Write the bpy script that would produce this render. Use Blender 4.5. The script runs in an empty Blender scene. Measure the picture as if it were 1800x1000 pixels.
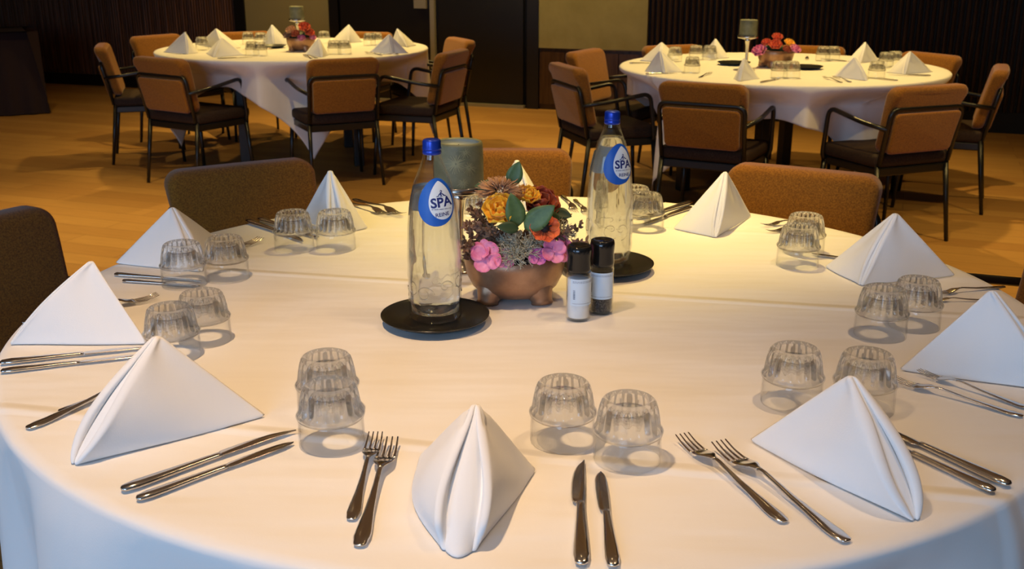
import bpy, bmesh, math, random
from mathutils import Vector, Matrix
random.seed(7)
scn = bpy.context.scene
col = scn.collection
PI = math.pi
R = math.radians

# ------------------------------------------------------------------ camera
TH = 0.75                      # table height
CAMH = TH + 0.6123
PITCH = 0.30648
FPX = 1843.12
cd = bpy.data.cameras.new('camera')
cam = bpy.data.objects.new('camera', cd); col.objects.link(cam)
cam.location = (0, 0, CAMH)
cam.rotation_euler = (PI/2 - PITCH, 0, 0)
cd.sensor_width = 36; cd.lens = FPX/1800*36
cd.dof.use_dof = True; cd.dof.focus_distance = 1.6; cd.dof.aperture_fstop = 13
cd.clip_start = 0.05
scn.camera = cam

# ------------------------------------------------------------------ world, light, exposure
w = bpy.data.worlds.new('world'); scn.world = w; w.use_nodes = True
w.node_tree.nodes['Background'].inputs[0].default_value = (0.5, 0.62, 0.8, 1)
w.node_tree.nodes['Background'].inputs[1].default_value = 0.02
scn.view_settings.view_transform = 'Standard'; scn.view_settings.look = 'None'
scn.view_settings.gamma = 1; scn.view_settings.use_curve_mapping = False
scn.view_settings.exposure = 0.0
cy = scn.cycles
cy.max_bounces = 12; cy.transmission_bounces = 12; cy.transparent_max_bounces = 16; cy.glossy_bounces = 5; cy.diffuse_bounces = 4
cy.sample_clamp_indirect = 3.0; cy.blur_glossy = 0.6
cy.use_denoising = True

ALPHA = math.atan2(-0.371, 1.0)         # the room stands turned to the camera
P0 = Vector((0, 9.75, 0))
UX = Vector((math.cos(ALPHA), math.sin(ALPHA), 0)); NY = Vector((-math.sin(ALPHA), math.cos(ALPHA), 0))
CEIL = 2.9
def room(u, v, z=0): return P0 + UX*u + NY*v + Vector((0, 0, z))

def area(name, loc, target, size, size_y, power, color):
    d = bpy.data.lights.new(name, 'AREA'); d.shape = 'RECTANGLE'; d.size = size; d.size_y = size_y
    d.energy = power; d.color = color
    o = bpy.data.objects.new(name, d); col.objects.link(o); o.location = loc
    o.rotation_euler = (Vector(target)-Vector(loc)).to_track_quat('-Z', 'Y').to_euler()
    return o
# daylight through the two windows in the wall behind the camera
DAY = (0.39, 0.62, 0.97)
for k, (u, pw) in enumerate(((-0.4, 56), (2.9, 112))):
    p = room(u, -12.42, 1.75)
    area('window_daylight', p, p + NY, 2.2, 1.7, pw, DAY)
# warm ceiling spotlights: (x, y, power, cone degrees, blend)
WARM = (1.0, 0.645, 0.33); YELLOW = (1.0, 0.69, 0.22)
SPOTS = [(-0.50, 1.17, 76, 42, 0.9), (0.20, 2.66, 126, 36, 0.95), (0.85, 1.50, 27, 50, 0.9),
         (-1.35, 7.7, 122, 60, 0.7), (1.5, 6.4, 122, 60, 0.7), (-2.45, 5.0, 150, 46, 0.9), (-1.1, 5.0, 62, 66, 0.9), (1.3, 4.0, 62, 66, 0.9), (2.8, 3.9, 85, 62, 0.9),
         (0.3, 8.9, 75, 80, 0.9), (-2.0, 9.4, 50, 80, 0.9), (-3.6, 7.4, 35, 80, 0.9), (3.6, 5.6, 35, 80, 0.9)]  # the lamp at the olive wall panel is an added one, to brighten it

# ------------------------------------------------------------------ helpers
def ray(px, py):
    u = (px-900)/FPX; v = (py-500)/FPX; c, s = math.cos(PITCH), math.sin(PITCH)
    return Vector((u, c - v*s, -s - v*c))
def on(px, py, z=TH):                    # where the sight line meets the height z
    d = ray(px, py); k = (CAMH - z)/-d.z
    return Vector((d.x*k, d.y*k, z))
def at(px, py, y):                       # where it meets the depth y
    d = ray(px, py); k = y/d.y
    return Vector((d.x*k, y, CAMH + d.z*k))

def link(o, parent=None):
    col.objects.link(o)
    if parent: o.parent = parent
    return o
def obj(name, bm, mat, parent=None, smooth=True, ang=None, keep=False):
    me = bpy.data.meshes.new(name)
    if not keep: bmesh.ops.recalc_face_normals(bm, faces=bm.faces[:])
    bm.to_mesh(me); bm.free()
    if isinstance(mat, (list, tuple)):
        for m in mat: me.materials.append(m)
    else: me.materials.append(mat)
    for p in me.polygons: p.use_smooth = smooth
    if smooth and ang: me.set_sharp_from_angle(angle=R(ang))
    return link(bpy.data.objects.new(name, me), parent)
def tag(o, label, cat, group=None, kind=None):
    o['label'] = label; o['category'] = cat
    if group: o['group'] = group
    if kind: o['kind'] = kind
    return o
def struct(o, label=None):
    o['kind'] = 'structure'
    if label: o['label'] = label
    return o
def empty(name, loc=(0, 0, 0), rz=0):
    o = bpy.data.objects.new(name, None); o.empty_display_size = 0.05
    o.location = loc; o.rotation_euler = (0, 0, rz)
    return link(o)
def copy_tree(o, parent=None):
    c = o.copy(); col.objects.link(c)
    if parent: c.parent = parent
    for ch in list(o.children): copy_tree(ch, c)
    return c
USED = set()
def inst(proto, loc, rz=0, scale=1):
    o = proto if proto.name not in USED else copy_tree(proto)
    USED.add(proto.name)
    o.location = loc; o.rotation_euler = (0, 0, rz)
    o.scale = (scale,)*3 if not isinstance(scale, tuple) else scale
    return o

def box(bm, x0, x1, y0, y1, z0, z1, M=None):
    vs = [bm.verts.new((x, y, z)) for z in (z0, z1) for x, y in ((x0, y0), (x1, y0), (x1, y1), (x0, y1))]
    for f in ((3, 2, 1, 0), (4, 5, 6, 7), (0, 1, 5, 4), (1, 2, 6, 5), (2, 3, 7, 6), (3, 0, 4, 7)):
        bm.faces.new([vs[i] for i in f])
    if M: bmesh.ops.transform(bm, matrix=M, verts=vs)
    return vs
def bbox_(x0, x1, y0, y1, z0, z1, r=0.004, seg=2):
    bm = bmesh.new(); box(bm, x0, x1, y0, y1, z0, z1)
    bmesh.ops.bevel(bm, geom=bm.edges[:], offset=r, segments=seg, affect='EDGES', profile=0.5)
    return bm
def join(bm, other):
    me = bpy.data.meshes.new('t'); other.to_mesh(me); other.free(); bm.from_mesh(me); bpy.data.meshes.remove(me)
def lathe(prof, n=32, rad=None, close=False):
    """prof: list of (r, z); rad(r, z, a) may change the radius"""
    bm = bmesh.new(); rings = []
    for r, z in prof:
        if r < 1e-6: rings.append([bm.verts.new((0, 0, z))])
        else:
            ring = []
            for k in range(n):
                a = 2*PI*k/n; rr = rad(r, z, a) if rad else r
                ring.append(bm.verts.new((rr*math.cos(a), rr*math.sin(a), z)))
            rings.append(ring)
    for a, b in zip(rings, rings[1:]):
        for k in range(n):
            l = (k+1) % n
            if len(a) == 1 and len(b) == 1: continue
            if len(a) == 1: bm.faces.new((a[0], b[k], b[l]))
            elif len(b) == 1: bm.faces.new((a[k], a[l], b[0]))
            else: bm.faces.new((a[k], a[l], b[l], b[k]))
    return bm
def rounded(pts, r, seg=5):
    pts = [Vector(p) for p in pts]; out = [pts[0]]
    for a, b, c in zip(pts, pts[1:], pts[2:]):
        d1 = (a-b); d2 = (c-b); q = min(r, d1.length*0.49, d2.length*0.49)
        p1 = b + d1.normalized()*q; p2 = b + d2.normalized()*q
        for k in range(seg+1):
            t = k/seg; out.append(p1*(1-t)**2 + b*2*t*(1-t) + p2*t*t)
    out.append(pts[-1]); return out
def tube(bm, pts, r, n=8, cap=True):
    pts = [Vector(p) for p in pts]; rs = r if isinstance(r, (list, tuple)) else [r]*len(pts)
    up = Vector((0.31, 0.17, 0.93)); rings = []
    for i, p in enumerate(pts):
        t = (pts[min(i+1, len(pts)-1)] - pts[max(i-1, 0)]).normalized()
        x = up - t*up.dot(t)
        if x.length < 1e-4: x = Vector((1, 0, 0)) - t*t.x
        x.normalize(); y = t.cross(x); up = x
        rings.append([bm.verts.new(p + (x*math.cos(2*PI*k/n) + y*math.sin(2*PI*k/n))*rs[i]) for k in range(n)])
    for a, b in zip(rings, rings[1:]):
        for k in range(n): bm.faces.new((a[k], a[(k+1) % n], b[(k+1) % n], b[k]))
    if cap: bm.faces.new(rings[0][::-1]); bm.faces.new(rings[-1])
    return bm
def loft(bm, secs, n=12, power=2.6):
    """secs: (cx, y, cz, half width, half thickness)"""
    rings = []
    for cx, y, cz, hw, ht in secs:
        ring = []
        for k in range(n):
            a = 2*PI*k/n; c, s = math.cos(a), math.sin(a)
            q = (abs(c)**power + abs(s)**power)**(-1/power)
            ring.append(bm.verts.new((cx + hw*c*q, y, cz + ht*s*q)))
        rings.append(ring)
    for a, b in zip(rings, rings[1:]):
        for k in range(n): bm.faces.new((a[k], a[(k+1) % n], b[(k+1) % n], b[k]))
    bm.faces.new(rings[0][::-1]); bm.faces.new(rings[-1])
def sstep(a, b, x):
    t = max(0, min(1, (x-a)/(b-a))); return t*t*(3-2*t)
def interp(tab, x):
    for (a, *p), (b, *q) in zip(tab, tab[1:]):
        if x <= b:
            t = 0 if b == a else max(0, (x-a)/(b-a))
            return [u + (v-u)*t for u, v in zip(p, q)]
    return list(tab[-1][1:])

# ------------------------------------------------------------------ materials
def mat(name, color, rough=0.6, metal=0, spec=0.5, coat=0, sheen=0):
    m = bpy.data.materials.new(name); m.use_nodes = True
    b = m.node_tree.nodes['Principled BSDF']
    b.inputs['Base Color'].default_value = (*color, 1); b.inputs['Roughness'].default_value = rough
    b.inputs['Metallic'].default_value = metal; b.inputs['Specular IOR Level'].default_value = spec
    b.inputs['Coat Weight'].default_value = coat; b.inputs['Sheen Weight'].default_value = sheen
    return m
def nd(m, t, **kw):
    n = m.node_tree.nodes.new(t)
    for k, v in kw.items():
        if k in n.inputs: n.inputs[k].default_value = v
        else: setattr(n, k, v)
    return n
def lk(m, a, b): m.node_tree.links.new(a, b)
def bsdf(m): return m.node_tree.nodes['Principled BSDF']
def coords(m, scale=(1, 1, 1), kind='Object', rot=(0, 0, 0)):
    t = nd(m, 'ShaderNodeTexCoord'); mp = nd(m, 'ShaderNodeMapping')
    mp.inputs['Scale'].default_value = scale; mp.inputs['Rotation'].default_value = rot
    lk(m, t.outputs[kind], mp.inputs[0]); return mp.outputs[0]
def noise_color(m, c1, c2, scale=20, sc=(1, 1, 1), detail=4, lo=0.3, hi=0.7, rough=0.6, kind='Object'):
    n = nd(m, 'ShaderNodeTexNoise', Scale=scale, Detail=detail, Roughness=rough)
    lk(m, coords(m, sc, kind), n.inputs['Vector'])
    r = nd(m, 'ShaderNodeValToRGB'); r.color_ramp.elements[0].position = lo; r.color_ramp.elements[1].position = hi
    r.color_ramp.elements[0].color = (*c1, 1); r.color_ramp.elements[1].color = (*c2, 1)
    lk(m, n.outputs[0], r.inputs[0]); lk(m, r.outputs[0], bsdf(m).inputs['Base Color'])
    return n, r
def add_bump(m, sock, strength=0.3, dist=0.002, prev=None):
    b = nd(m, 'ShaderNodeBump', Strength=strength, Distance=dist)
    lk(m, sock, b.inputs['Height'])
    if prev: lk(m, prev.outputs[0], b.inputs['Normal'])
    lk(m, b.outputs[0], bsdf(m).inputs['Normal']); return b

M = {}
# white cotton: fine weave, shallow ripples, pressed fold lines
def cloth_mat(name, colr, folds=(), rough=0.85, wave=0.0025):
    m = mat(name, colr, rough, spec=0.25, sheen=0.15)
    n = nd(m, 'ShaderNodeTexNoise', Scale=2.6, Detail=2.5); lk(m, coords(m, (1, 3.4, 1)), n.inputs['Vector'])
    b = add_bump(m, n.outputs[0], 0.7, wave*6)
    n2 = nd(m, 'ShaderNodeTexNoise', Scale=500, Detail=2); lk(m, coords(m), n2.inputs['Vector'])
    b = add_bump(m, n2.outputs[0], 0.25, 0.0004, b)
    if folds:
        t = nd(m, 'ShaderNodeTexCoord'); sep = nd(m, 'ShaderNodeSeparateXYZ')
        mp = nd(m, 'ShaderNodeMapping'); mp.inputs['Rotation'].default_value = (0, 0, folds[0])
        lk(m, t.outputs['Object'], mp.inputs[0]); lk(m, mp.outputs[0], sep.inputs[0])
        for ax, d, sg in folds[1]:
            s = nd(m, 'ShaderNodeMath', operation='SUBTRACT'); lk(m, sep.outputs[ax], s.inputs[0]); s.inputs[1].default_value = d
            a = nd(m, 'ShaderNodeMath', operation='ABSOLUTE'); lk(m, s.outputs[0], a.inputs[0])
            r = nd(m, 'ShaderNodeMapRange', interpolation_type='SMOOTHSTEP'); lk(m, a.outputs[0], r.inputs['Value'])
            r.inputs['From Min'].default_value = 0; r.inputs['From Max'].default_value = 0.02
            r.inputs['To Min'].default_value = sg; r.inputs['To Max'].default_value = 0
            b = add_bump(m, r.outputs[0], 0.8, 0.006, b)
    return m
M['cloth'] = cloth_mat('table_linen', (0.83, 0.81, 0.78), (R(11.3), ((1, 0.085, 1), (1, -0.60, 0.9), (1, 0.60, 0.4), (0, -0.40, 0.12))))
M['napkin'] = cloth_mat('napkin_linen', (0.86, 0.85, 0.83), wave=0.0007)

def metal_mat(name, c, rough):
    m = mat(name, c, rough, metal=1); n = nd(m, 'ShaderNodeTexNoise', Scale=60, Detail=3)
    lk(m, coords(m), n.inputs['Vector'])
    r = nd(m, 'ShaderNodeMapRange'); lk(m, n.outputs[0], r.inputs['Value'])
    r.inputs['To Min'].default_value = rough*0.6; r.inputs['To Max'].default_value = rough*1.5
    lk(m, r.outputs[0], bsdf(m).inputs['Roughness']); return m
M['steel'] = metal_mat('cutlery_steel', (0.66, 0.62, 0.57), 0.14)
M['silver'] = metal_mat('silver_plate', (0.62, 0.60, 0.57), 0.2)

def glass_mat(name, ior=1.5, tint=(1, 1, 1), clear=0.4, rough=0.0):
    m = bpy.data.materials.new(name); m.use_nodes = True; nt = m.node_tree; nt.nodes.clear()
    g = nt.nodes.new('ShaderNodeBsdfGlass'); g.inputs['IOR'].default_value = ior; g.inputs['Color'].default_value = (*tint, 1)
    g.inputs['Roughness'].default_value = rough
    t = nt.nodes.new('ShaderNodeBsdfTransparent'); t.inputs[0].default_value = (*tint, 1)
    mx = nt.nodes.new('ShaderNodeMixShader'); mx.inputs[0].default_value = clear
    nt.links.new(g.outputs[0], mx.inputs[1]); nt.links.new(t.outputs[0], mx.inputs[2])
    o = nt.nodes.new('ShaderNodeOutputMaterial'); nt.links.new(mx.outputs[0], o.inputs[0]); return m
def thin_glass(name, tint=(0.97, 0.98, 0.98), ior=1.5, extra=0.0):
    m = bpy.data.materials.new(name); m.use_nodes = True; nt = m.node_tree; nt.nodes.clear()
    g = nt.nodes.new('ShaderNodeBsdfGlossy'); g.inputs['Roughness'].default_value = 0.02
    t = nt.nodes.new('ShaderNodeBsdfTransparent'); t.inputs[0].default_value = (*tint, 1)
    lw = nt.nodes.new('ShaderNodeLayerWeight'); pw = nt.nodes.new('ShaderNodeMath'); pw.operation = 'POWER'; pw.inputs[1].default_value = 4
    nt.links.new(lw.outputs['Facing'], pw.inputs[0]); f = nt.nodes.new('ShaderNodeMath'); f.operation = 'MULTIPLY_ADD'; f.inputs[1].default_value = 0.75; f.inputs[2].default_value = 0.03
    nt.links.new(pw.outputs[0], f.inputs[0]); lw.inputs[0].default_value = 0.5
    mx = nt.nodes.new('ShaderNodeMixShader'); nt.links.new(f.outputs[0], mx.inputs[0])
    nt.links.new(t.outputs[0], mx.inputs[1]); nt.links.new(g.outputs[0], mx.inputs[2])
    o = nt.nodes.new('ShaderNodeOutputMaterial'); nt.links.new(mx.outputs[0], o.inputs[0]); return m
M['tumbler'] = glass_mat('fluted_glass', 1.5, (0.992, 0.995, 0.992), 0.36)
M['tumbler_thin'] = thin_glass('thin_glass', (0.99, 0.993, 0.99))
M['bottle'] = thin_glass('bottle_glass', (0.97, 0.98, 0.98))
M['water'] = glass_mat('water', 1.33, (0.995, 0.998, 0.996), 0.2)
M['jar'] = thin_glass('jar_glass', (0.985, 0.99, 0.99))

M['blue_cap'] = mat('blue_cap_metal', (0.01, 0.045, 0.42), 0.3, metal=0.35)
M['label_blue'] = mat('label_blue', (0.006, 0.10, 0.50), 0.45)
M['label_white'] = mat('label_white', (0.70, 0.78, 0.86), 0.5)
M['label_silver'] = mat('label_back_paper', (0.42, 0.48, 0.52), 0.55)
M['ink'] = mat('label_ink', (0.008, 0.02, 0.16), 0.5)
M['ink_grey'] = mat('label_grey_ink', (0.15, 0.19, 0.26), 0.5)
M['black_plate'] = mat('black_ceramic', (0.012, 0.012, 0.011), 0.28)
M['black_plastic'] = mat('black_plastic', (0.008, 0.008, 0.008), 0.16)
M['salt'] = mat('salt', (0.85, 0.87, 0.88), 0.9)
m = M['pepper'] = mat('peppercorns', (0.05, 0.045, 0.04), 0.8)
v = nd(m, 'ShaderNodeTexVoronoi', Scale=330); lk(m, coords(m), v.inputs['Vector'])
r = nd(m, 'ShaderNodeValToRGB'); r.color_ramp.elements[0].color = (0.16, 0.15, 0.14, 1); r.color_ramp.elements[1].color = (0.012, 0.01, 0.01, 1); r.color_ramp.elements[1].position = 0.6
lk(m, v.outputs[0], r.inputs[0]); lk(m, r.outputs[0], bsdf(m).inputs[0]); add_bump(m, v.outputs[0], 0.7, 0.003)
M['mill_paper'] = mat('mill_label_paper', (0.62, 0.73, 0.84), 0.6)
m = M['copper'] = mat('copper_bowl', (0.36, 0.19, 0.10), 0.36, metal=0.55)
n, _ = noise_color(m, (0.24, 0.11, 0.055), (0.46, 0.27, 0.16), 14, detail=8, lo=0.32, hi=0.68); add_bump(m, n.outputs[0], 0.15, 0.002)
m = M['candle'] = mat('candle_wax', (0.16, 0.19, 0.13), 0.55)
noise_color(m, (0.14, 0.14, 0.075), (0.23, 0.23, 0.135), 30, detail=6)
M['candle_light'] = mat('pressed_needles', (0.32, 0.31, 0.17), 0.6)
M['candle_rim'] = mat('candle_hollow_wax', (0.30, 0.34, 0.31), 0.5)

def petal_mat(name, c1, c2, scale=60):
    m = mat(name, c1, 0.6, sheen=0.2); n, _ = noise_color(m, c1, c2, scale, detail=3); return m
M['yellow'] = petal_mat('yellow_petal', (0.93, 0.44, 0.01), (1.0, 0.62, 0.03))
M['pink'] = petal_mat('pink_petal', (0.66, 0.08, 0.24), (0.93, 0.36, 0.56), 45)
M['lilac'] = petal_mat('lilac_petal', (0.42, 0.07, 0.30), (0.72, 0.20, 0.50), 45)
M['orange'] = petal_mat('orange_petal', (0.55, 0.05, 0.01), (0.85, 0.16, 0.03), 60)
M['rust'] = petal_mat('rust_petal', (0.30, 0.035, 0.01), (0.55, 0.11, 0.02), 60)
M['tan'] = petal_mat('tan_plume', (0.50, 0.24, 0.09), (0.74, 0.42, 0.20), 200)
m = M['leaf'] = mat('green_leaf', (0.05, 0.13, 0.05), 0.5); noise_color(m, (0.04, 0.095, 0.028), (0.10, 0.18, 0.06), 40)
M['darkleaf'] = mat('dark_leaf', (0.03, 0.06, 0.02), 0.5)
M['lichen'] = petal_mat('grey_lichen', (0.34, 0.33, 0.24), (0.60, 0.58, 0.45), 300)
M['brown_sprig'] = petal_mat('brown_sprig', (0.10, 0.055, 0.03), (0.20, 0.11, 0.06), 120)
M['mauve_sprig'] = petal_mat('mauve_sprig', (0.15, 0.075, 0.05), (0.30, 0.16, 0.10), 120)
M['soil'] = mat('floral_foam', (0.02, 0.018, 0.015), 0.95)
M['flowercore'] = mat('flower_core', (0.012, 0.008, 0.01), 0.7)

m = M['fabric'] = mat('rust_fabric', (0.33, 0.12, 0.03), 0.9, spec=0.2, sheen=0.25)
n, _ = noise_color(m, (0.17, 0.062, 0.008), (0.33, 0.132, 0.014), 240, detail=3, lo=0.35, hi=0.65); add_bump(m, n.outputs[0], 0.5, 0.001)
m = M['seat'] = mat('dark_seat_fabric', (0.03, 0.018, 0.012), 0.8, spec=0.2)
noise_color(m, (0.022, 0.013, 0.009), (0.05, 0.03, 0.02), 150)
M['frame'] = mat('black_tube', (0.008, 0.0075, 0.007), 0.35)
M['table_leg'] = mat('table_leg_metal', (0.01, 0.01, 0.01), 0.4)

# wooden floor, laid parallel to the wall
m = M['floor'] = mat('oak_boards', (0.4, 0.22, 0.08), 0.4, spec=0.4)
br = nd(m, 'ShaderNodeTexBrick', Scale=1.0); br.offset = 0.37; br.squash = 1
br.inputs['Color1'].default_value = (0.44, 0.24, 0.075, 1); br.inputs['Color2'].default_value = (0.34, 0.17, 0.05, 1)
br.inputs['Mortar'].default_value = (0.20, 0.10, 0.03, 1); br.inputs['Mortar Size'].default_value = 0.0018
br.inputs['Brick Width'].default_value = 1.15; br.inputs['Row Height'].default_value = 0.145; br.inputs['Bias'].default_value = -0.1
cc = coords(m, rot=(0, 0, 0)); lk(m, cc, br.inputs['Vector'])
gr = nd(m, 'ShaderNodeTexNoise', Scale=5, Detail=7, Roughness=0.65); lk(m, coords(m, (1, 14, 1)), gr.inputs['Vector'])
mr = nd(m, 'ShaderNodeMapRange'); lk(m, gr.outputs[0], mr.inputs['Value']); mr.inputs['To Min'].default_value = 0.72; mr.inputs['To Max'].default_value = 1.25
mx = nd(m, 'ShaderNodeMix', data_type='RGBA', blend_type='MULTIPLY'); mx.inputs[0].default_value = 1
lk(m, br.outputs[0], mx.inputs[6]); lk(m, mr.outputs[0], mx.inputs[7]); lk(m, mx.outputs[2], bsdf(m).inputs[0])

m = M['slat'] = mat('dark_slat_wood', (0.025, 0.012, 0.006), 0.5, spec=0.3)
noise_color(m, (0.014, 0.007, 0.004), (0.045, 0.022, 0.010), 6, (8, 8, 0.6))
m = M['slat_brown'] = mat('brown_slat_wood', (0.05, 0.02, 0.008), 0.55, spec=0.3)
noise_color(m, (0.04, 0.015, 0.006), (0.16, 0.065, 0.022), 5, (9, 9, 0.5))
M['slat_gap'] = mat('slat_backing', (0.004, 0.003, 0.002), 0.8)
m = M['plaster'] = mat('olive_plaster', (0.30, 0.26, 0.12), 0.8); noise_color(m, (0.25, 0.21, 0.07), (0.32, 0.27, 0.10), 5)
M['plaster_dark'] = mat('olive_brown_plaster', (0.26, 0.21, 0.08), 0.8)
M['door'] = mat('black_door', (0.006, 0.005, 0.004), 0.35)
M['alu'] = mat('grey_aluminium', (0.30, 0.27, 0.20), 0.45, metal=0.3)
m = M['panel'] = mat('polished_brown_wood', (0.06, 0.028, 0.010), 0.25); noise_color(m, (0.035, 0.016, 0.006), (0.085, 0.04, 0.014), 5, (6, 6, 0.5))
M['ceiling'] = mat('ceiling_paint', (0.42, 0.37, 0.31), 0.9)
M['darkwall'] = mat('brown_wall_paint', (0.06, 0.045, 0.035), 0.85)
M['buffet'] = mat('burgundy_cloth', (0.016, 0.004, 0.004), 0.9)
M['fitting'] = mat('lamp_fitting', (0.03, 0.03, 0.03), 0.5)
M['bulb'] = bpy.data.materials.new('lamp_lens'); M['bulb'].use_nodes = True
bsdf(M['bulb']).inputs['Emission Color'].default_value = (1, 0.7, 0.36, 1); bsdf(M['bulb']).inputs['Emission Strength'].default_value = 30

# ------------------------------------------------------------------ room
RM = Matrix.Translation(P0) @ Matrix.Rotation(ALPHA, 4, 'Z')
def rbx(name, u0, u1, v0, v1, z0, z1, mt, parent=None):
    bm = bmesh.new(); box(bm, u0, u1, v0, v1, z0, z1); o = obj(name, bm, mt, parent, smooth=False)
    if not parent: o.matrix_world = RM
    return o
U0, U1, V1 = -7.5, 6.0, -12.5
struct(rbx('floor', U0, U1, V1, 0.1, -0.1, 0, M['floor']))
struct(rbx('ceiling', U0, U1, V1, 0.1, CEIL, CEIL+0.1, M['ceiling']))
struct(rbx('wall_back', U0, U1, 0, 0.1, 0, CEIL, M['slat_gap']))
struct(rbx('wall_left', U0-0.1, U0, V1, 0.1, 0, CEIL, M['darkwall']))
struct(rbx('wall_right', U1, U1+0.1, V1, 0.1, 0, CEIL, M['darkwall']))
wf = bmesh.new()
WIN = [(-1.5, 0.7), (1.8, 4.0)]
edges = [U0] + [e for a in WIN for e in a] + [U1]
for i in range(0, len(edges), 2): box(wf, edges[i], edges[i+1], V1-0.1, V1, 0, CEIL)
for a, b in WIN: box(wf, a, b, V1-0.1, V1, 0, 0.9); box(wf, a, b, V1-0.1, V1, 2.6, CEIL)
o = obj('wall_front', wf, M['darkwall'], smooth=False); o.matrix_world = RM; struct(o)
for k, (a, b) in enumerate(WIN):
    bm = bmesh.new()
    for x0, x1, z0, z1 in ((a, b, 0.9, 0.95), (a, b, 2.55, 2.6), (a, a+0.05, 0.95, 2.55), (b-0.05, b, 0.95, 2.55), ((a+b)/2-0.02, (a+b)/2+0.02, 0.95, 2.55)):
        box(bm, x0, x1, V1-0.08, V1-0.03, z0, z1)
    f = obj('window_%d' % (k+1), bm, M['darkwall'], smooth=False); f.matrix_world = RM; struct(f)
    bm = bmesh.new(); box(bm, a+0.05, b-0.05, V1-0.06, V1-0.055, 0.95, 2.55)
    obj('pane', bm, M['jar'], f, smooth=False)

def ucoord(px, py=100):                       # position along the back wall under a sight line
    d = ray(px, py); n = NY.copy(); k = P0.dot(n)/d.dot(n)
    q = d*k - P0; return q.dot(UX), CAMH + d.z*k
uA, uB, uC, uD, uE = (ucoord(x)[0] for x in (440, 587, 765, 950, 1138))
zPanel = ucoord(1040, 86)[1]
def slats(name, u0, u1, pitch, wd, dp, mt, jitter=0.0, z0=0.12):
    bm = bmesh.new(); u = u0; rr = random.Random(3)
    while u < u1 - wd:
        d = dp*(1 + jitter*rr.uniform(-1, 1)); ww = wd*(1+jitter*0.3*rr.uniform(-1, 1))
        vs = [(u, 0), (u+ww*0.15, -d*0.75), (u+ww*0.5, -d), (u+ww*0.85, -d*0.75), (u+ww, 0)]
        lo = [bm.verts.new((x, y, z0)) for x, y in vs]; hi = [bm.verts.new((x, y, CEIL)) for x, y in vs]
        for i in range(4): bm.faces.new((lo[i], lo[i+1], hi[i+1], hi[i]))
        u += pitch
    o = obj(name, bm, mt, smooth=False); o.matrix_world = RM; return struct(o)
slats('trim_1', U0, uA-0.12, 0.030, 0.025, 0.016, M['slat_brown'], 0.45)
slats('trim_2', uE+0.02, U1, 0.050, 0.036, 0.028, M['slat'], 0.15)
struct(rbx('trim_3', uA-0.12, uA, -0.05, 0, 0, CEIL, M['door']))
struct(rbx('wall_panel_left', uA, uB, -0.03, 0, 0, CEIL, M['plaster_dark']))
struct(rbx('wall_panel_right', uD, uE, -0.05, 0, zPanel, CEIL, M['plaster']))
struct(rbx('baseboard_left', U0, uA, -0.03, 0, 0, 0.12, M['door']))
struct(rbx('baseboard_right', uE, U1, -0.04, 0, 0, 0.16, M['slat_gap']))
# lower wood panelling below the olive panel
bm = bmesh.new(); nP = 4
for i in range(nP):
    a = uD + (uE-uD)*i/nP; b = uD + (uE-uD)*(i+1)/nP; box(bm, a+0.006, b-0.006, -0.04, 0, 0.05, zPanel-0.03)
box(bm, uD, uE, -0.02, 0, 0, zPanel)
o = obj('wall_wainscot', bm, M['panel'], smooth=False); o.matrix_world = RM; struct(o)
# doors
def door(name, a, b):
    d = rbx(name, a+0.02, b-0.02, -0.05, -0.005, 0.03, CEIL-0.4, M['door']); struct(d)
    return d
d1 = door('door_1', uB+0.10, uC); d2 = door('door_2', uC+0.03, uD-0.13)
struct(rbx('trim_4', uC-0.008, uC+0.035, -0.085, -0.005, ucoord(765, 100)[1]-0.10, CEIL-0.4, M['alu']))
bx_ = rbx('door_closer', uC-0.16, uC-0.04, -0.10, -0.05, ucoord(755, 14)[1], ucoord(755, 14)[1]+0.10, M['alu'], None)
mw = bx_.matrix_world.copy(); bx_.parent = d1; bx_.matrix_parent_inverse = RM.inverted()
struct(rbx('trim_5', uB, uB+0.10, -0.06, 0, 0, CEIL, M['door']))
struct(rbx('trim_6', uD-0.11, uD, -0.06, 0, 0, CEIL, M['door']))
struct(rbx('trim_7', uB+0.1, uD-0.13, -0.09, -0.03, 0, 0.028, M['alu']))

# ceiling spotlights
def downlight(x, y, power, cone, blend, n):
    bm = lathe([(0.062, 0), (0.062, -0.05), (0.055, -0.055), (0.047, -0.05), (0.047, -0.012), (0, -0.012)], 24)
    e = empty('ceiling_spotlight', (x, y, CEIL)); obj('housing', bm, M['fitting'], e)
    obj('lens', lathe([(0.045, -0.016), (0.045, -0.022), (0, -0.022)], 24), M['bulb'], e)
    tag(e, 'small round ceiling spotlight shining down ' + n, 'ceiling light', 'ceiling spotlights')
    d = bpy.data.lights.new('spot_light', 'SPOT'); d.energy = power*2.0; d.color = WARM if y < 2.5 else YELLOW; d.spot_size = R(cone*1.5); d.spot_blend = blend
    d.shadow_soft_size = 0.05
    o = bpy.data.objects.new('spot_light', d); col.objects.link(o); o.location = (x, y, CEIL-0.07)
wh = ['left of the near table', 'behind the near table', 'right of the near table', 'onto the rear left table', 'onto the rear right table',
      'left of the gangway', 'onto the middle gangway before the rear left table', 'onto the gangway before the rear right table', 'right of the gangway', 'before the black doors', 'on the olive wall panel, added to brighten it', 'beside the draped side table', 'beside the slatted wall at the right']
for s, n in zip(SPOTS, wh): downlight(*s, n)

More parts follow.
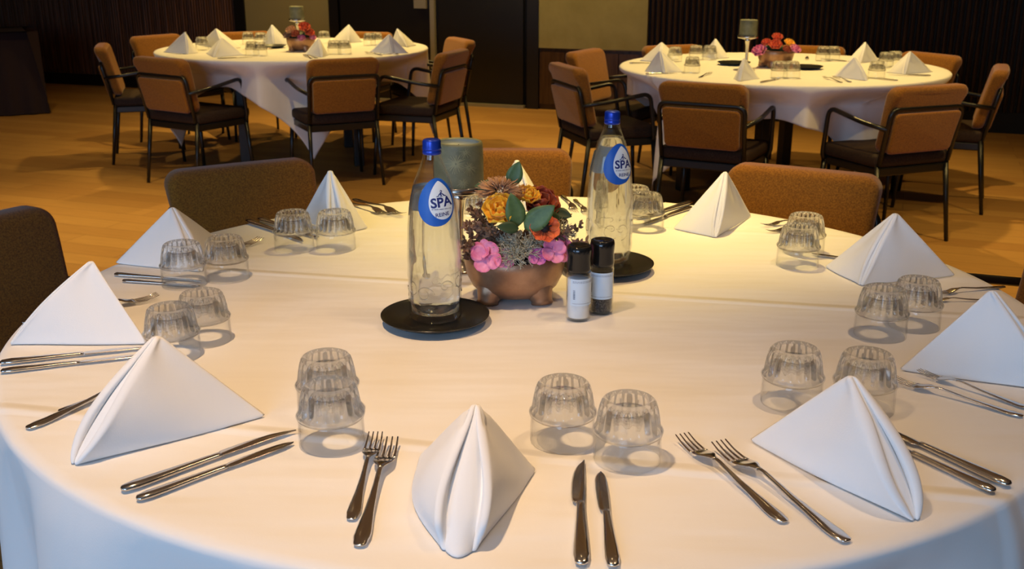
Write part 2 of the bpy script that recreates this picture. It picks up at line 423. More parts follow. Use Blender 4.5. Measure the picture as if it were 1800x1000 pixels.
# ------------------------------------------------------------------ tables and cloths
def cloth_mesh(Rt, a, rot, seed, amp=0.02, corner=0.05, dents=()):
    """a square cloth on a round top: centre at the origin, top at z = 0"""
    rr = random.Random(seed); bm = bmesh.new()
    N = 320; top = [0.12, 0.3, 0.5, 0.66, 0.8, 0.9, 0.96, 0.99]
    ph = [rr.uniform(0, 6.28) for _ in range(6)]
    er = 0.012
    rows = [[bm.verts.new((0, 0, 0.0))]]
    for q in top: rows.append([bm.verts.new((Rt*q*math.cos(2*PI*k/N), Rt*q*math.sin(2*PI*k/N), 0)) for k in range(N)])
    for j in range(1, 4):
        an = j/3*PI/2
        rows.append([bm.verts.new(((Rt + er*math.sin(an))*math.cos(2*PI*k/N), (Rt + er*math.sin(an))*math.sin(2*PI*k/N), -er*(1-math.cos(an)))) for k in range(N)])
    NS = 22
    for j in range(1, NS+1):
        row = []
        for k in range(N):
            ph0 = 2*PI*k/N; d = (ph0 - rot + PI/4) % (PI/2) - PI/4          # 0 at a side's middle
            cd_ = PI/4 - abs(d)                                              # distance from corner
            L = a/math.cos(d) - Rt - er*1.6
            L = min(L, 0.735)
            s = L*j/NS
            g = math.exp(-(cd_/0.20)**2); k2 = math.copysign(1, d)
            f = (s/0.35)**0.7
            rip = amp*f*(math.sin(9*ph0+ph[0])*0.4 + math.sin(15*ph0+ph[1])*0.4 + math.sin(26*ph0+ph[2])*0.25*math.sin(3*ph0))
            rip += corner*f*(0.9*g - 0.9*math.exp(-((cd_-0.30)/0.13)**2))*0.6
            r_ = Rt + er + rip + 0.01*f - 0.02*f*f*0.3
            pull = 0.0
            for da, dd in dents:
                q_ = (ph0 - da + PI) % (2*PI) - PI
                pull = max(pull, dd*math.exp(-(q_/0.42)**4))
            r_ -= pull*sstep(0.0, 0.11, s)
            r_ = max(r_, Rt - 0.27)
            zz = -er - s
            sh = corner*0.5*f*g*math.sin(ph[3])
            row.append(bm.verts.new((r_*math.cos(ph0) - sh*math.sin(ph0), r_*math.sin(ph0) + sh*math.cos(ph0), zz + 0.006*math.sin(17*ph0+ph[4])*f)))
        rows.append(row)
    # hem turned under
    for a_, b_ in zip(rows, rows[1:]):
        for k in range(N):
            l = (k+1) % N
            if len(a_) == 1: bm.faces.new((a_[0], b_[k], b_[l]))
            else: bm.faces.new((a_[k], b_[k], b_[l], a_[l]))
    return bm
def cloth(cx, cy_, Rt, a, rot, seed, label, amp=0.02, corner=0.05, dents=()):
    bm = cloth_mesh(Rt, a, rot, seed, amp, corner, dents)
    o = obj('tablecloth', bm, M['cloth']); o.location = (cx, cy_, TH)
    s = o.modifiers.new('thickness', 'SOLIDIFY'); s.thickness = 0.0015; s.offset = -1
    tag(o, label, 'tablecloth', 'white tablecloths'); return o
def round_table(cx, cy_, Rt, rz, label):
    t = empty('round_table', (cx, cy_, 0), rz)
    z1 = TH - 0.004
    obj('tabletop', lathe([(0, z1), (Rt-0.008, z1), (Rt-0.004, z1-0.006), (Rt-0.004, z1-0.024), (Rt-0.02, z1-0.028), (0, z1-0.028)], 96), M['panel'], t, ang=40)
    for k in range(4):
        a = PI/4 + k*PI/2; x, y = 0.52*math.cos(a), 0.52*math.sin(a)
        bm = bbox_(x-0.032, x+0.032, y-0.032, y+0.032, 0, z1-0.03, 0.005); obj('leg', bm, M['table_leg'], t, smooth=False)
    bm = bmesh.new()
    for a in (PI/4, 3*PI/4):
        mm = Matrix.Rotation(a, 4, 'Z'); box(bm, -0.5, 0.5, -0.02, 0.02, z1-0.075, z1-0.029, mm)
    obj('apron', bm, M['table_leg'], t, smooth=False)
    tag(t, label, 'table', 'round dining tables'); return t
MC = Vector((0.041, 1.818, TH)); LC = Vector((-1.47, 7.22, TH)); RC = Vector((1.51, 6.0, TH))
RT = 0.89
round_table(MC.x, MC.y, RT-0.004, R(20), 'large round dining table nearest the camera, hidden under its white cloth')
round_table(LC.x, LC.y, RT-0.004, R(14), 'round dining table standing at the rear left, black legs below the cloth')
round_table(RC.x, RC.y, RT-0.004, R(24), 'round dining table standing at the rear right, black legs below the cloth')
cloth(MC.x, MC.y, RT, 1.22, R(-137+45), 3, 'white cloth over the near round table, set with bottles and a flower bowl', amp=0.06, corner=0.07)
cloth(LC.x, LC.y, RT, 1.085, R(-71+45), 5, 'white square cloth hanging over the rear left round table', amp=0.016, dents=[(math.atan2(y-LC.y, x-LC.x), 0.20) for x, y in ((-2.07, 6.27), (-0.98, 6.22), (-0.36, 6.72), (-2.76, 7.18))])
cloth(RC.x, RC.y, RT, 1.085, R(-60+45), 8, 'white square cloth hanging over the rear right round table', amp=0.016, dents=[(math.atan2(y-RC.y, x-RC.x), 0.20) for x, y in ((0.90, 5.02), (1.95, 4.92), (0.29, 5.85), (2.66, 5.76))])

# ------------------------------------------------------------------ chairs
def chair_proto():
    t = empty('dining_armchair')
    tx = 0.208
    # back cushion: tall slab with soft edges, leaning back
    def lean(bm):
        for v in bm.verts:
            v.co.y -= 0.24*(v.co.z - 0.44)
    def slab(w2, z0, z1, y0, y1, r, e, hr=None):
        """soft-edged slab: rounded rectangle in x and z, edges rolled over towards y0 and y1"""
        bm = bmesh.new(); rings = []; secs = []
        for k in range(6): a = PI/2*k/5; secs.append((y0 + e*(1-math.sin(a)), e*(1-math.cos(a))))
        secs = [(y0 + e*(1-math.sin(PI/2*k/5)), e*(1-math.cos(PI/2*k/5))) for k in range(5, -1, -1)] + [(y1 - e*(1-math.sin(PI/2*k/5)), e*(1-math.cos(PI/2*k/5))) for k in range(6)]
        zc2, h2 = (z0+z1)/2, (z1-z0)/2
        for y, ins in secs:
            ring = []; hw, hh, rr_ = w2-ins, h2-ins, max(r-ins, 0.004)
            for q, (sx, sz) in enumerate(((1, 1), (-1, 1), (-1, -1), (1, -1))):
                for k in range(7):
                    a = PI/2*q + PI/2*k/6
                    ring.append((sx*(hw-rr_) + rr_*math.cos(a), zc2 + sz*(hh-rr_) + rr_*math.sin(a)))
            # more points along the sides so the slab can be bent
            full = []
            for i in range(len(ring)):
                p, q_ = ring[i], ring[(i+1) % len(ring)]; full.append(p)
                if i % 7 == 6:
                    for m_ in range(1, 8): full.append((p[0] + (q_[0]-p[0])*m_/8, p[1] + (q_[1]-p[1])*m_/8))
            rings.append([bm.verts.new((x, y, z)) for x, z in full])
        n = len(rings[0])
        for a_, b_ in zip(rings, rings[1:]):
            for k in range(n): bm.faces.new((a_[k], a_[(k+1) % n], b_[(k+1) % n], b_[k]))
        bm.faces.new(rings[0]); bm.faces.new(rings[-1][::-1])
        return bm
    bm = slab(0.205, 0.455, 0.775, -0.185, -0.125, 0.045, 0.024)
    for v in bm.verts:                       # the head roll swells to the rear above the bar
        if v.co.z > 0.68 and v.co.y < -0.155: v.co.y -= 0.022*sstep(0.68, 0.72, v.co.z)
        v.co.x *= 1 + 0.06*sstep(0.5, 0.75, v.co.z)
        v.co.y += 0.25*v.co.x**2*0.6
    lean(bm); obj('backrest', bm, M['fabric'], t, ang=60)
    bm = slab(0.188, 0.455, 0.652, -0.215, -0.186, 0.025, 0.010)
    for v in bm.verts: v.co.x *= 1 + 0.06*sstep(0.5, 0.75, v.co.z)
    lean(bm); obj('back_panel', bm, M['fabric'], t, ang=60)
    # black tube running up the back and round the bar
    bm = bmesh.new()
    pts = [(-tx, -0.19, 0.40), (-tx-0.006, -0.245, 0.672), (tx+0.006, -0.245, 0.672), (tx, -0.19, 0.40)]
    tube(bm, rounded(pts, 0.045, 6), 0.0115, 8); obj('back_frame', bm, M['frame'], t)
    obj('seat', bbox_(-0.225, 0.225, -0.19, 0.235, 0.387, 0.45, 0.022, 4), M['seat'], t, ang=60)
    obj('seat_frame', bbox_(-0.215, 0.215, -0.185, 0.225, 0.345, 0.386, 0.006), M['frame'], t, smooth=False)
    for s in (-1, 1):
        bm = bmesh.new()
        pts = [(s*(tx+0.006), -0.232, 0.575), (s*0.243, -0.08, 0.595), (s*0.248, 0.155, 0.635), (s*0.238, 0.19, 0.40), (s*0.222, 0.195, 0.37)]
        tube(bm, rounded(pts, 0.05, 5), 0.0115, 8); obj('armrest', bm, M['frame'], t)
        bm = bmesh.new(); tube(bm, [(s*0.212, 0.20, 0.37), (s*0.232, 0.225, 0.0)], [0.014, 0.010], 8); obj('leg', bm, M['frame'], t)
        bm = bmesh.new(); tube(bm, [(s*tx, -0.18, 0.40), (s*0.222, -0.235, 0.0)], [0.014, 0.010], 8); obj('leg', bm, M['frame'], t)
    return t
chair0 = chair_proto()
def put_chair(bx, by, C_, label, group, turn=0.0):
    """bx, by: where the top of the backrest stands; the chair faces the table centre"""
    d = Vector((C_.x-bx, C_.y-by, 0)).normalized(); rz = math.atan2(d.y, d.x) - PI/2 + R(turn)
    f = Vector((-math.sin(rz), math.cos(rz), 0))
    o = inst(chair0, Vector((bx, by, 0)) + f*0.25, rz); tag(o, label, 'chair', group)
gm = 'rust armchairs around the near table'
put_chair(-0.80, 3.03, MC, 'rust upholstered armchair behind the near table, left of the left-hand bottle', gm, -4)
put_chair(-0.03, 3.27, MC, 'rust upholstered armchair directly behind the flower bowl and candle', gm, -2)
put_chair(0.84, 2.96, MC, 'rust upholstered armchair behind the near table, right of the right-hand bottle', gm, 6)
put_chair(-1.27, 2.34, MC, 'dark rust armchair cut by the left picture edge, black armrest showing', gm, -8)
put_chair(1.40, 2.30, MC, 'rust armchair cut by the right picture edge behind the near table', gm, 0)
gl = 'rust armchairs around the rear left table'
for x, y, tn, lb in ((-2.08, 6.27, 0, 'rust armchair at the front left of the rear left table, back to camera'),
                     (-0.98, 6.22, 0, 'rust armchair squarely at the front of the rear left table, cloth corner beside it'),
                     (-2.76, 7.18, 15, 'rust armchair seen side-on at the far left of the rear left table'),
                     (-2.68, 8.05, 0, 'dark armchair behind the left end of the rear left table, front of back showing'),
                     (-0.36, 6.72, 6, 'rust armchair at the right front of the rear left table, facing left'),
                     (-0.36, 7.72, 0, 'armchair behind the right end of the rear left table, only its back above another chair'),
                     (-2.10, 8.40, 0, 'armchair behind the rear left table, showing between pyramid napkins left of the red flowers'),
                     (-1.13, 8.38, 0, 'armchair behind the rear left table, showing right of the red flowers')):
    put_chair(x, y, LC, lb, gl, tn)
gr_ = 'rust armchairs around the rear right table'
for x, y, tn, lb in ((0.90, 5.02, 4, 'rust armchair at the front of the rear right table, back squarely to camera'),
                     (1.95, 4.92, 0, 'rust armchair at the front right of the rear right table, turned left with armrest showing'),
                     (2.66, 5.76, -12, 'rust armchair seen side-on at the far right of the rear right table'),
                     (2.58, 6.55, 0, 'armchair behind the right end of the rear right table, before the slatted wall'),
                     (1.99, 7.10, 0, 'armchair behind the rear right table, just right of its flower bowl'),
                     (1.06, 7.15, 0, 'armchair behind the rear right table, low back between two pyramid napkins'),
                     (0.29, 5.85, 11, 'rust armchair at the left front of the rear right table, facing right'),
                     (0.45, 6.78, 6, 'armchair behind the left end of the rear right table, before the wood panelling')):
    put_chair(x, y, RC, lb, gr_, tn)

# ------------------------------------------------------------------ draped side table at the far left
def draped_table():
    e = empty('draped_table', on(46, 212, 0), R(27)) 
    c = on(88, 200, 0)                           # front right corner
    e.location = (c.x, c.y, 0)
    bm = bmesh.new(); L_, W_, H_ = 2.0, 0.85, 0.70; n = 60
    per = []
    def P(t):
        t *= 2*(L_+W_)
        if t < L_: return (-L_+t, -0.0), (0, -1)
        t -= L_
        if t < W_: return (0, t), (1, 0)
        t -= W_
        if t < L_: return (-t, W_), (0, 1)
        t -= L_; return (-L_, W_-t), (-1, 0)
    rows = []
    for j in range(6):
        row = []
        for k in range(n*4):
            (x, y), (nx, ny) = P(k/(n*4)); f = j/5
            q = -0.10*(1-f) + 0.0 + 0.014*f*math.sin(k*0.9)
            row.append(bm.verts.new((x + nx*q*1.0, y + ny*q, H_*(1-f)+0.01)))
        rows.append(row)
    for a_, b_ in zip(rows, rows[1:]):
        for k in range(n*4): bm.faces.new((a_[k], b_[k], b_[(k+1) % (n*4)], a_[(k+1) % (n*4)]))
    bm.faces.new(rows[0])
    obj('cloth', bm, M['buffet'], e, ang=50)
    tag(e, 'side table draped to the floor in dark burgundy cloth at the far left', 'table')
draped_table()

# ------------------------------------------------------------------ napkins
def napkin_mesh(A, F, L, Rr, G=0.03, bl=0.0, br_=0.0, inner=0.6, roll=0.006, NT=26):
    """A apex, F foot of the ridge, L and Rr wing corners (Vectors; base at z of F)"""
    bm = bmesh.new(); base = F.z
    mid = (L+Rr)/2; o_ = Vector((F.x-mid.x, F.y-mid.y, 0)).normalized(); s_ = Vector((-o_.y, o_.x, 0))
    if s_.dot(Rr - L) < 0: s_ = -s_
    rows = []
    for i in range(NT+1):
        t = 0.02 + 0.98*i/NT; te = t
        f = A.lerp(F, te); l = A.lerp(L, te); r = A.lerp(Rr, te)
        sag = math.sin(PI*t)
        f = f + o_*0.010*sag
        if G > 0.02: g = (G*math.sin(PI*t**1.5)**0.8 if t < 0.63 else G*(1 - 0.45*((t-0.63)/0.37)**2)) + 0.003
        else: g = G*max(0.0, math.sin(PI*t**1.5))**0.8 + 0.0035
        bk = 0.020*sstep(0.72, 1.0, t) if G > 0.02 else 0
        rl = min(roll, g*0.6 + 0.001)*(0.55+0.45*sag)
        pl = f - s_*g - o_*bk; pr = f + s_*g - o_*bk
        pts = []
        def wing(c, p, b, rev):
            q = []; d = (p-c); nrm = Vector((-d.y, d.x, 0)).normalized()
            if nrm.dot(o_) < 0: nrm = -nrm
            for k in range(9):
                u = k/8; q.append(c + d*u + nrm*(b*t*math.sin(PI*u**1.2) + 0.0015*math.sin(u*7+t*5)))
            return q[::-1] if rev else q
        wl = wing(l, pl - s_*rl*0.5, bl, False); wr = wing(r, pr + s_*rl*0.5, br_, True)
        pts += wl
        # hem roll left
        for k in range(1, 6):
            a = PI*k/6; pts.append(pl + s_*(rl*(1-math.cos(a)) - rl*0.5)*1.0 + o_*rl*math.sin(a))
        dep = min(g*inner, 0.020)*(0.3+0.7*sag) if G <= 0.02 else 0.016*(0.15+0.85*sag)
        iv = f - o_*dep
        pts.append(pl.lerp(f, 0.30) - o_*dep*1.3)
        kb = sstep(0.8, 1.0, t) if G > 0.02 else 0
        tw = g*(0.55 + 0.35*kb)
        for k in range(5):
            a = PI*k/4; pts.append(f - s_*tw*math.cos(a) - o_*(dep*0.95) + o_*(math.sin(a)**0.6*dep*0.8 - bk*0.8*abs(math.cos(a))**1.5))
        pts.append(pr.lerp(f, 0.30) - o_*dep*1.3)
        for k in range(5, 0, -1):
            a = PI*k/6; pts.append(pr - s_*(rl*(1-math.cos(a)) - rl*0.5) + o_*rl*math.sin(a))
        pts += wr
        rows.append([bm.verts.new(p) for p in pts])
    for a_, b_ in zip(rows, rows[1:]):
        for k in range(len(a_)-1): bm.faces.new((a_[k], a_[k+1], b_[k+1], b_[k]))
    bm.faces.new(rows[0])
    return bm
def napkin(apex, F, L, Rr, label, grp, G=0.03, bl=0.0, br_=0.0, ay=None, inner=0.6, roll=0.006, wt=(0.34, 0.33, 0.33)):
    F, L, Rr = on(*F), on(*L), on(*Rr)
    y = ay or (wt[0]*F.y + wt[1]*L.y + wt[2]*Rr.y)
    A = at(*apex, y)
    c = Vector(((F.x+L.x+Rr.x)/3, (F.y+L.y+Rr.y)/3, TH))
    lift = Vector((0, 0, 0.0015))
    o = obj('napkin', napkin_mesh(A-c, F-c+lift, L-c+lift, Rr-c+lift, G, bl, br_, inner, roll), M['napkin'])
    o.location = c
    s = o.modifiers.new('thickness', 'SOLIDIFY'); s.thickness = 0.0026; s.offset = 0
    if grp.endswith('near table'):
        b = o.modifiers.new('soft', 'SUBSURF'); b.levels = 1; b.render_levels = 1
    tag(o, label, 'napkin', grp); return o
gn = 'pyramid napkins on the near table'
napkin((837, 707), (803, 986), (737, 800), (945, 827), 'white pyramid napkin nearest the camera, open rolled fold facing the front', gn, G=0.025, bl=0.020, br_=0.000, roll=0.005)
napkin((278, 588), (132, 817), (225, 690), (472, 733), 'cream pyramid napkin at the front left, two rolled folds running down its left', gn, G=0.017, bl=0.002, br_=0.002, roll=0.008)
napkin((163, 457), (20, 606), (170, 545), (262, 607), 'white napkin pyramid at the left edge, broad flat side towards the camera', gn, G=0.004, roll=0.002)
napkin((302, 363), (352, 478), (200, 464), (385, 420), 'white napkin pyramid at the rear left with a dark slit down its right side', gn, G=0.008, roll=0.004)
napkin((580, 298), (592, 412), (528, 385), (648, 402), 'white napkin pyramid behind two upturned tumblers, left of the left-hand bottle', gn, G=0.012, roll=0.005)
napkin((908, 280), (925, 372), (862, 355), (955, 352), 'white napkin pyramid standing just behind the flower bowl', gn, G=0.010, roll=0.004)
napkin((1275, 300), (1256, 418), (1182, 403), (1322, 380), 'cream napkin pyramid at the rear right, right of the right-hand bottle', gn, G=0.006, roll=0.003)
napkin((1575, 373), (1513, 502), (1448, 470), (1682, 486), 'white napkin pyramid at the right rear, behind two tumblers, sharp ridge towards the centre', gn, G=0.005, roll=0.004)
napkin((1742, 508), (1850, 688), (1577, 652), (1800, 610), 'cool white napkin pyramid cut off by the right picture edge', gn, G=0.006, roll=0.003)
napkin((1495, 657), (1607, 915), (1313, 775), (1585, 800), 'cool white napkin pyramid at the front right, rolled folds down its right side', gn, G=0.018, bl=0.004, roll=0.009)

def bnap(apex, l, r, f, label, grp):
    napkin(apex, f, l, r, label, grp, G=0.004, roll=0.002)
g1 = 'pyramid napkins on the rear left table'
bnap((325, 56), (287, 92), (349, 93), (330, 95.5), 'small white napkin pyramid at the left end of the rear left table', g1)
bnap((380, 50), (348, 80), (425, 84), (395, 87), 'napkin pyramid second from the left on the rear left table, behind another', g1)
bnap((390, 66), (362, 94), (432, 97), (376, 101), 'broad napkin pyramid on the front left rim of the rear left table', g1)
bnap((478, 43), (459, 77), (511, 78), (482, 80), 'yellow-lit napkin pyramid at the back of the rear left table, left of its red flowers', g1)
bnap((560, 67), (534, 97), (578, 97), (566, 101), 'napkin pyramid on the front rim of the rear left table below its red flowers', g1)
bnap((613, 43), (582, 73), (638, 74), (612, 76), 'yellow-lit napkin pyramid at the back of the rear left table, right of the red flowers', g1)
bnap((684, 60), (648, 93), (718, 94), (690, 95), 'napkin pyramid at the front right of the rear left table', g1)
bnap((698, 50), (688, 78), (732, 80), (716, 83), 'napkin pyramid at the right end of the rear left table, behind another', g1)
g2 = 'pyramid napkins on the rear right table'
bnap((1163, 74), (1124, 107), (1195, 104), (1160, 110), 'napkin pyramid at the left end of the rear right table, behind another', g2)
bnap((1160, 88), (1133, 126), (1203, 127), (1168, 130), 'broad napkin pyramid at the front left of the rear right table', g2)
bnap((1258, 68), (1232, 100), (1282, 102), (1258, 104), 'yellow-lit napkin pyramid at the back of the rear right table beside the candle', g2)
bnap((1308, 102), (1289, 139), (1336, 139), (1300, 143), 'slender napkin pyramid on the front rim of the rear right table below the candle', g2)
bnap((1502, 100), (1462, 136), (1527, 137), (1523, 142), 'napkin pyramid at the front right of the rear right table between cutlery', g2)
bnap((1521, 74), (1488, 108), (1546, 108), (1512, 111), 'napkin pyramid at the back right of the rear right table', g2)
bnap((1600, 90), (1557, 128), (1640, 127), (1590, 131), 'napkin pyramid at the right end of the rear right table', g2)

# ------------------------------------------------------------------ tumblers (turned upside down)
def tumbler_mesh(n=160, flutes=20):
    bm = bmesh.new()
    def rad(r, z, a):
        if 0.036 < z < 0.0675 and r > 0.0342:
            k = sstep(0.036, 0.041, z)*(1-sstep(0.0625, 0.0675, z))
            return r - 0.0042*k*(1-abs(math.cos(a*flutes/2)))
        return r
    outer = [(0.0424, 0.0), (0.0428, 0.0008), (0.0427, 0.010), (0.0422, 0.024), (0.0422, 0.0300), (0.0440, 0.0320), (0.0446, 0.0335), (0.0440, 0.0348),
             (0.0422, 0.0360), (0.0412, 0.0372), (0.0408, 0.041), (0.0396, 0.048), (0.0380, 0.056), (0.0362, 0.0625), (0.0345, 0.0665), (0.0320, 0.0692), (0.0290, 0.0705), (0.0265, 0.0702), (0.0250, 0.0690), (0.0225, 0.0676), (0.012, 0.0675), (0.0, 0.0675)]
    inner = [(0.0, 0.0580), (0.012, 0.0580), (0.0215, 0.0572), (0.0245, 0.0560), (0.0282, 0.0510), (0.0310, 0.0440), (0.0340, 0.0370), (0.0392, 0.0310), (0.0404, 0.024), (0.0409, 0.010), (0.0411, 0.0008), (0.0414, 0.0), (0.0424, 0.0)]
    def zs(z): return z*0.042/0.0345 if z < 0.0345 else 0.042 + (z-0.0345)*0.041/0.036
    a = lathe(outer + inner, n, rad)
    for v in a.verts: v.co.z = zs(v.co.z)
    bmesh.ops.remove_doubles(a, verts=a.verts[:], dist=1e-6)
    for f in a.faces:
        m_ = f.calc_center_median(); q_ = math.hypot(m_.x, m_.y)
        if m_.z < 0.0365 or (q_ < 0.0225 and m_.z > 0.05): f.material_index = 1
    return a
tum = obj('tumbler', tumbler_mesh(), [M['tumbler'], M['tumbler_thin']], ang=35)
gt = 'upturned fluted tumblers on the near table'
T = [((989, 774), 'upturned fluted tumbler at the front centre, the left of the two'), ((1102, 807), 'upturned fluted tumbler at the front centre, the right and nearer of the two'),
     ((584, 778), 'upturned fluted tumbler at the front left of centre, the nearer of the overlapping pair'), ((578, 722), 'upturned fluted tumbler at the front left of centre, the farther of the overlapping pair'),
     ((361, 598), 'upturned fluted tumbler at the left, farther of two behind the cream napkin'), ((306, 626), 'upturned fluted tumbler at the left, partly hidden behind the apex of the cream napkin'),
     ((325, 500), 'upturned fluted tumbler in front of the rear left napkin, the left of two'), ((400, 489), 'upturned fluted tumbler beside the rear left napkin, the right of two'),
     ((518, 438), 'upturned fluted tumbler left of two before the napkin left of the bottles'), ((591, 437), 'upturned fluted tumbler right of two before the napkin left of the bottles'),
     ((828, 397), 'upturned fluted tumbler half hidden behind the flower bowl beside the candle stand'),
     ((1134, 402), 'upturned fluted tumbler beside the right-hand bottle, the nearer of two'), ((1113, 388), 'upturned fluted tumbler mostly hidden behind the right-hand bottle'),
     ((1401, 466), 'upturned fluted tumbler at the rear right, nearer of an overlapping pair by two forks'), ((1412, 444), 'upturned fluted tumbler at the rear right, farther of an overlapping pair by two forks'),
     ((1546, 589), 'upturned fluted tumbler at the right below the ridged napkin, the left of two'), ((1606, 573), 'upturned fluted tumbler at the right below the ridged napkin, the right of two'),
     ((1390, 707), 'upturned fluted tumbler left of two behind the front right napkin'), ((1516, 718), 'upturned fluted tumbler right of two, partly behind the tip of the front right napkin')]
for i, (p, lb) in enumerate(T):
    q = on(*p); o = inst(tum, (q.x, q.y, TH+0.001), R(i*37 % 360)); tag(o, lb, 'glass', gt)
# smaller-detail copies for the rear tables
tumb = obj('tumbler', tumbler_mesh(48, 8), [M['tumbler'], M['tumbler_thin']], ang=35)
TB = [((437, 78), 'upturned tumbler at back of rear left table, left of two left of the flowers', 0), ((459, 79), 'upturned tumbler at back of rear left table, right of two left of the flowers', 0),
      ((444, 97), 'upturned tumbler at front left of rear left table, left one by broad napkin', 0), ((458, 98), 'upturned tumbler at front left of rear left table, right one by broad napkin', 0),
      ((356, 88), 'upturned tumbler between the two leftmost napkins of the rear left table', 0), ((570, 76), 'upturned tumbler right of the red flowers on the rear left table, farther back', 0),
      ((588, 95), 'upturned tumbler at the front of the rear left table, left of a pair', 0), ((606, 95), 'upturned tumbler at the front of the rear left table, right of a pair', 0),
      ((650, 80), 'upturned tumbler at right of rear left table, left of two behind napkins', 0), ((662, 79), 'upturned tumbler at right of rear left table, right of two behind napkins', 0),
      ((1216, 128), 'upturned tumbler at the left of the rear right table, nearer of two in line', 1), ((1223, 105), 'upturned tumbler at the left of the rear right table, farther of two in line', 1),
      ((1247, 105), 'upturned tumbler before the yellow-lit napkin at the back of the rear right table', 1), ((1186, 108), 'upturned tumbler behind the two left napkins on the rear right table', 1),
      ((1369, 137), 'upturned tumbler below the flower bowl on the rear right table, left of two', 1), ((1391, 137), 'upturned tumbler below the flower bowl on the rear right table, right of two', 1),
      ((1446, 107), 'upturned tumbler at back of rear right table, left of two past the flowers', 1), ((1463, 107), 'upturned tumbler at back of rear right table, right of two past the flowers', 1),
      ((1540, 137), 'upturned tumbler between the two right front napkins on the rear right table', 1), ((1556, 119), 'upturned tumbler at right of rear right table, left of the rear pair', 1), ((1571, 117), 'upturned tumbler at right of rear right table, right of the rear pair', 1)]
for p, lb, k in TB:
    q = on(*p); o = inst(tumb, (q.x, q.y, TH+0.001), R(p[0]*7)); tag(o, lb, 'glass', 'upturned tumblers on the rear %s table' % ('right' if k else 'left'))

# ------------------------------------------------------------------ cutlery
def fork_proto(small=False):
    e = empty('fork'); L = 0.245
    def zc(y):                       # side profile: tail rests, neck lifts, tines rest and curl up
        return interp([(0, 0.0030), (0.03, 0.0028), (0.10, 0.0075), (0.150, 0.0135), (0.175, 0.0115), (0.190, 0.0070), (0.205, 0.0045), (0.225, 0.0060), (0.245, 0.0115)], y)[0]
    wtab = [(0, 0.0035, 0.0012), (0.003, 0.0072, 0.0018), (0.012, 0.0098, 0.0022), (0.03, 0.0092, 0.0022), (0.07, 0.0058, 0.0022), (0.12, 0.0034, 0.0022), (0.155, 0.0030, 0.0021), (0.163, 0.0042, 0.0018), (0.172, 0.0095, 0.0014), (0.181, 0.0125, 0.0012), (0.190, 0.0132, 0.0011), (0.200, 0.0132, 0.0010)]
    bm = bmesh.new(); secs = []; y = 0
    for i in range(27):
        y = 0.160*i/26 if i > 2 else (0, 0.001, 0.003)[i]
        wv = interp(wtab, y); secs.append((0, y, zc(y), wv[0], wv[1]))
    loft(bm, secs); hbm = bm
    bm = bmesh.new(); secs = []
    for i in range(12):
        y = 0.158 + 0.042*i/11; wv = interp(wtab, y); secs.append((0, y, zc(y), wv[0], wv[1]))
    loft(bm, secs)
    for k in range(4):
        cx = (k-1.5)*0.0074; secs = []
        for i in range(7):
            t = i/6; y = 0.197 + 0.048*t; secs.append((cx*(1-0.08*t), y, zc(y), 0.0021*(1-0.55*t), 0.0010*(1-0.3*t)))
        loft(bm, secs, 8)
    if small: join(hbm, bm); bpy.data.objects.remove(e); return obj('fork', hbm, M['steel'])
    obj('handle', hbm, M['steel'], e); obj('head', bm, M['steel'], e); return e
def knife_proto(steak=True, small=False):
    e = empty('knife'); L = 0.235
    hb = bmesh.new(); secs = []
    wt = [(0, 0.003, 0.0015), (0.003, 0.0070, 0.0032), (0.012, 0.0092, 0.0040), (0.04, 0.0086, 0.0040), (0.09, 0.0062, 0.0036), (0.125, 0.0050, 0.0032), (0.13, 0.0058, 0.0026)]
    for i in range(24):
        y = 0.13*i/23 if i > 2 else (0, 0.001, 0.003)[i]
        wv = interp(wt, y); secs.append((0, y, 0.0044, wv[0], wv[1]))
    loft(hb, secs)
    bb = bmesh.new(); rows = []
    if steak: bt = [(0.128, -0.005, 0.005), (0.134, -0.0105, 0.0055), (0.150, -0.0115, 0.0058), (0.180, -0.0110, 0.0060), (0.205, -0.0085, 0.0060), (0.222, -0.0040, 0.0058), (0.233, 0.0020, 0.0056), (0.2375, 0.0048, 0.0052)]
    else: bt = [(0.128, -0.005, 0.005), (0.136, -0.0095, 0.0060), (0.160, -0.0105, 0.0064), (0.190, -0.0110, 0.0066), (0.215, -0.0105, 0.0060), (0.228, -0.0080, 0.0045), (0.235, -0.0045, 0.0020), (0.2375, -0.002, 0.0)]
    secs = []
    for i in range(19):
        y = 0.128 + (0.1095)*i/18; a, b = interp(bt, y)
        secs.append(((a+b)/2, y, 0.0040, max((b-a)/2, 0.0006), 0.00105))
    loft(bb, secs, 8, 2.0)
    if small: join(hb, bb); bpy.data.objects.remove(e); return obj('knife', hb, M['steel'])
    obj('handle', hb, M['steel'], e); obj('blade', bb, M['steel'], e); return e
def lay(proto, a, b, base, label, cat, grp, roll=0.0, ln=None, z=0.001):
    """a: handle end, b: tip (both on the cloth)"""
    A_, B_ = on(*a), on(*b); d = B_ - A_; L_ = ln or d.length
    o = inst(proto, (A_.x, A_.y, TH+z), math.atan2(d.y, d.x) - PI/2, L_/base); tag(o, label, cat, grp)
    return o
fk = fork_proto(); ks = knife_proto(True); kb = knife_proto(False)
gf, gk = 'forks on the near table', 'knives on the near table'
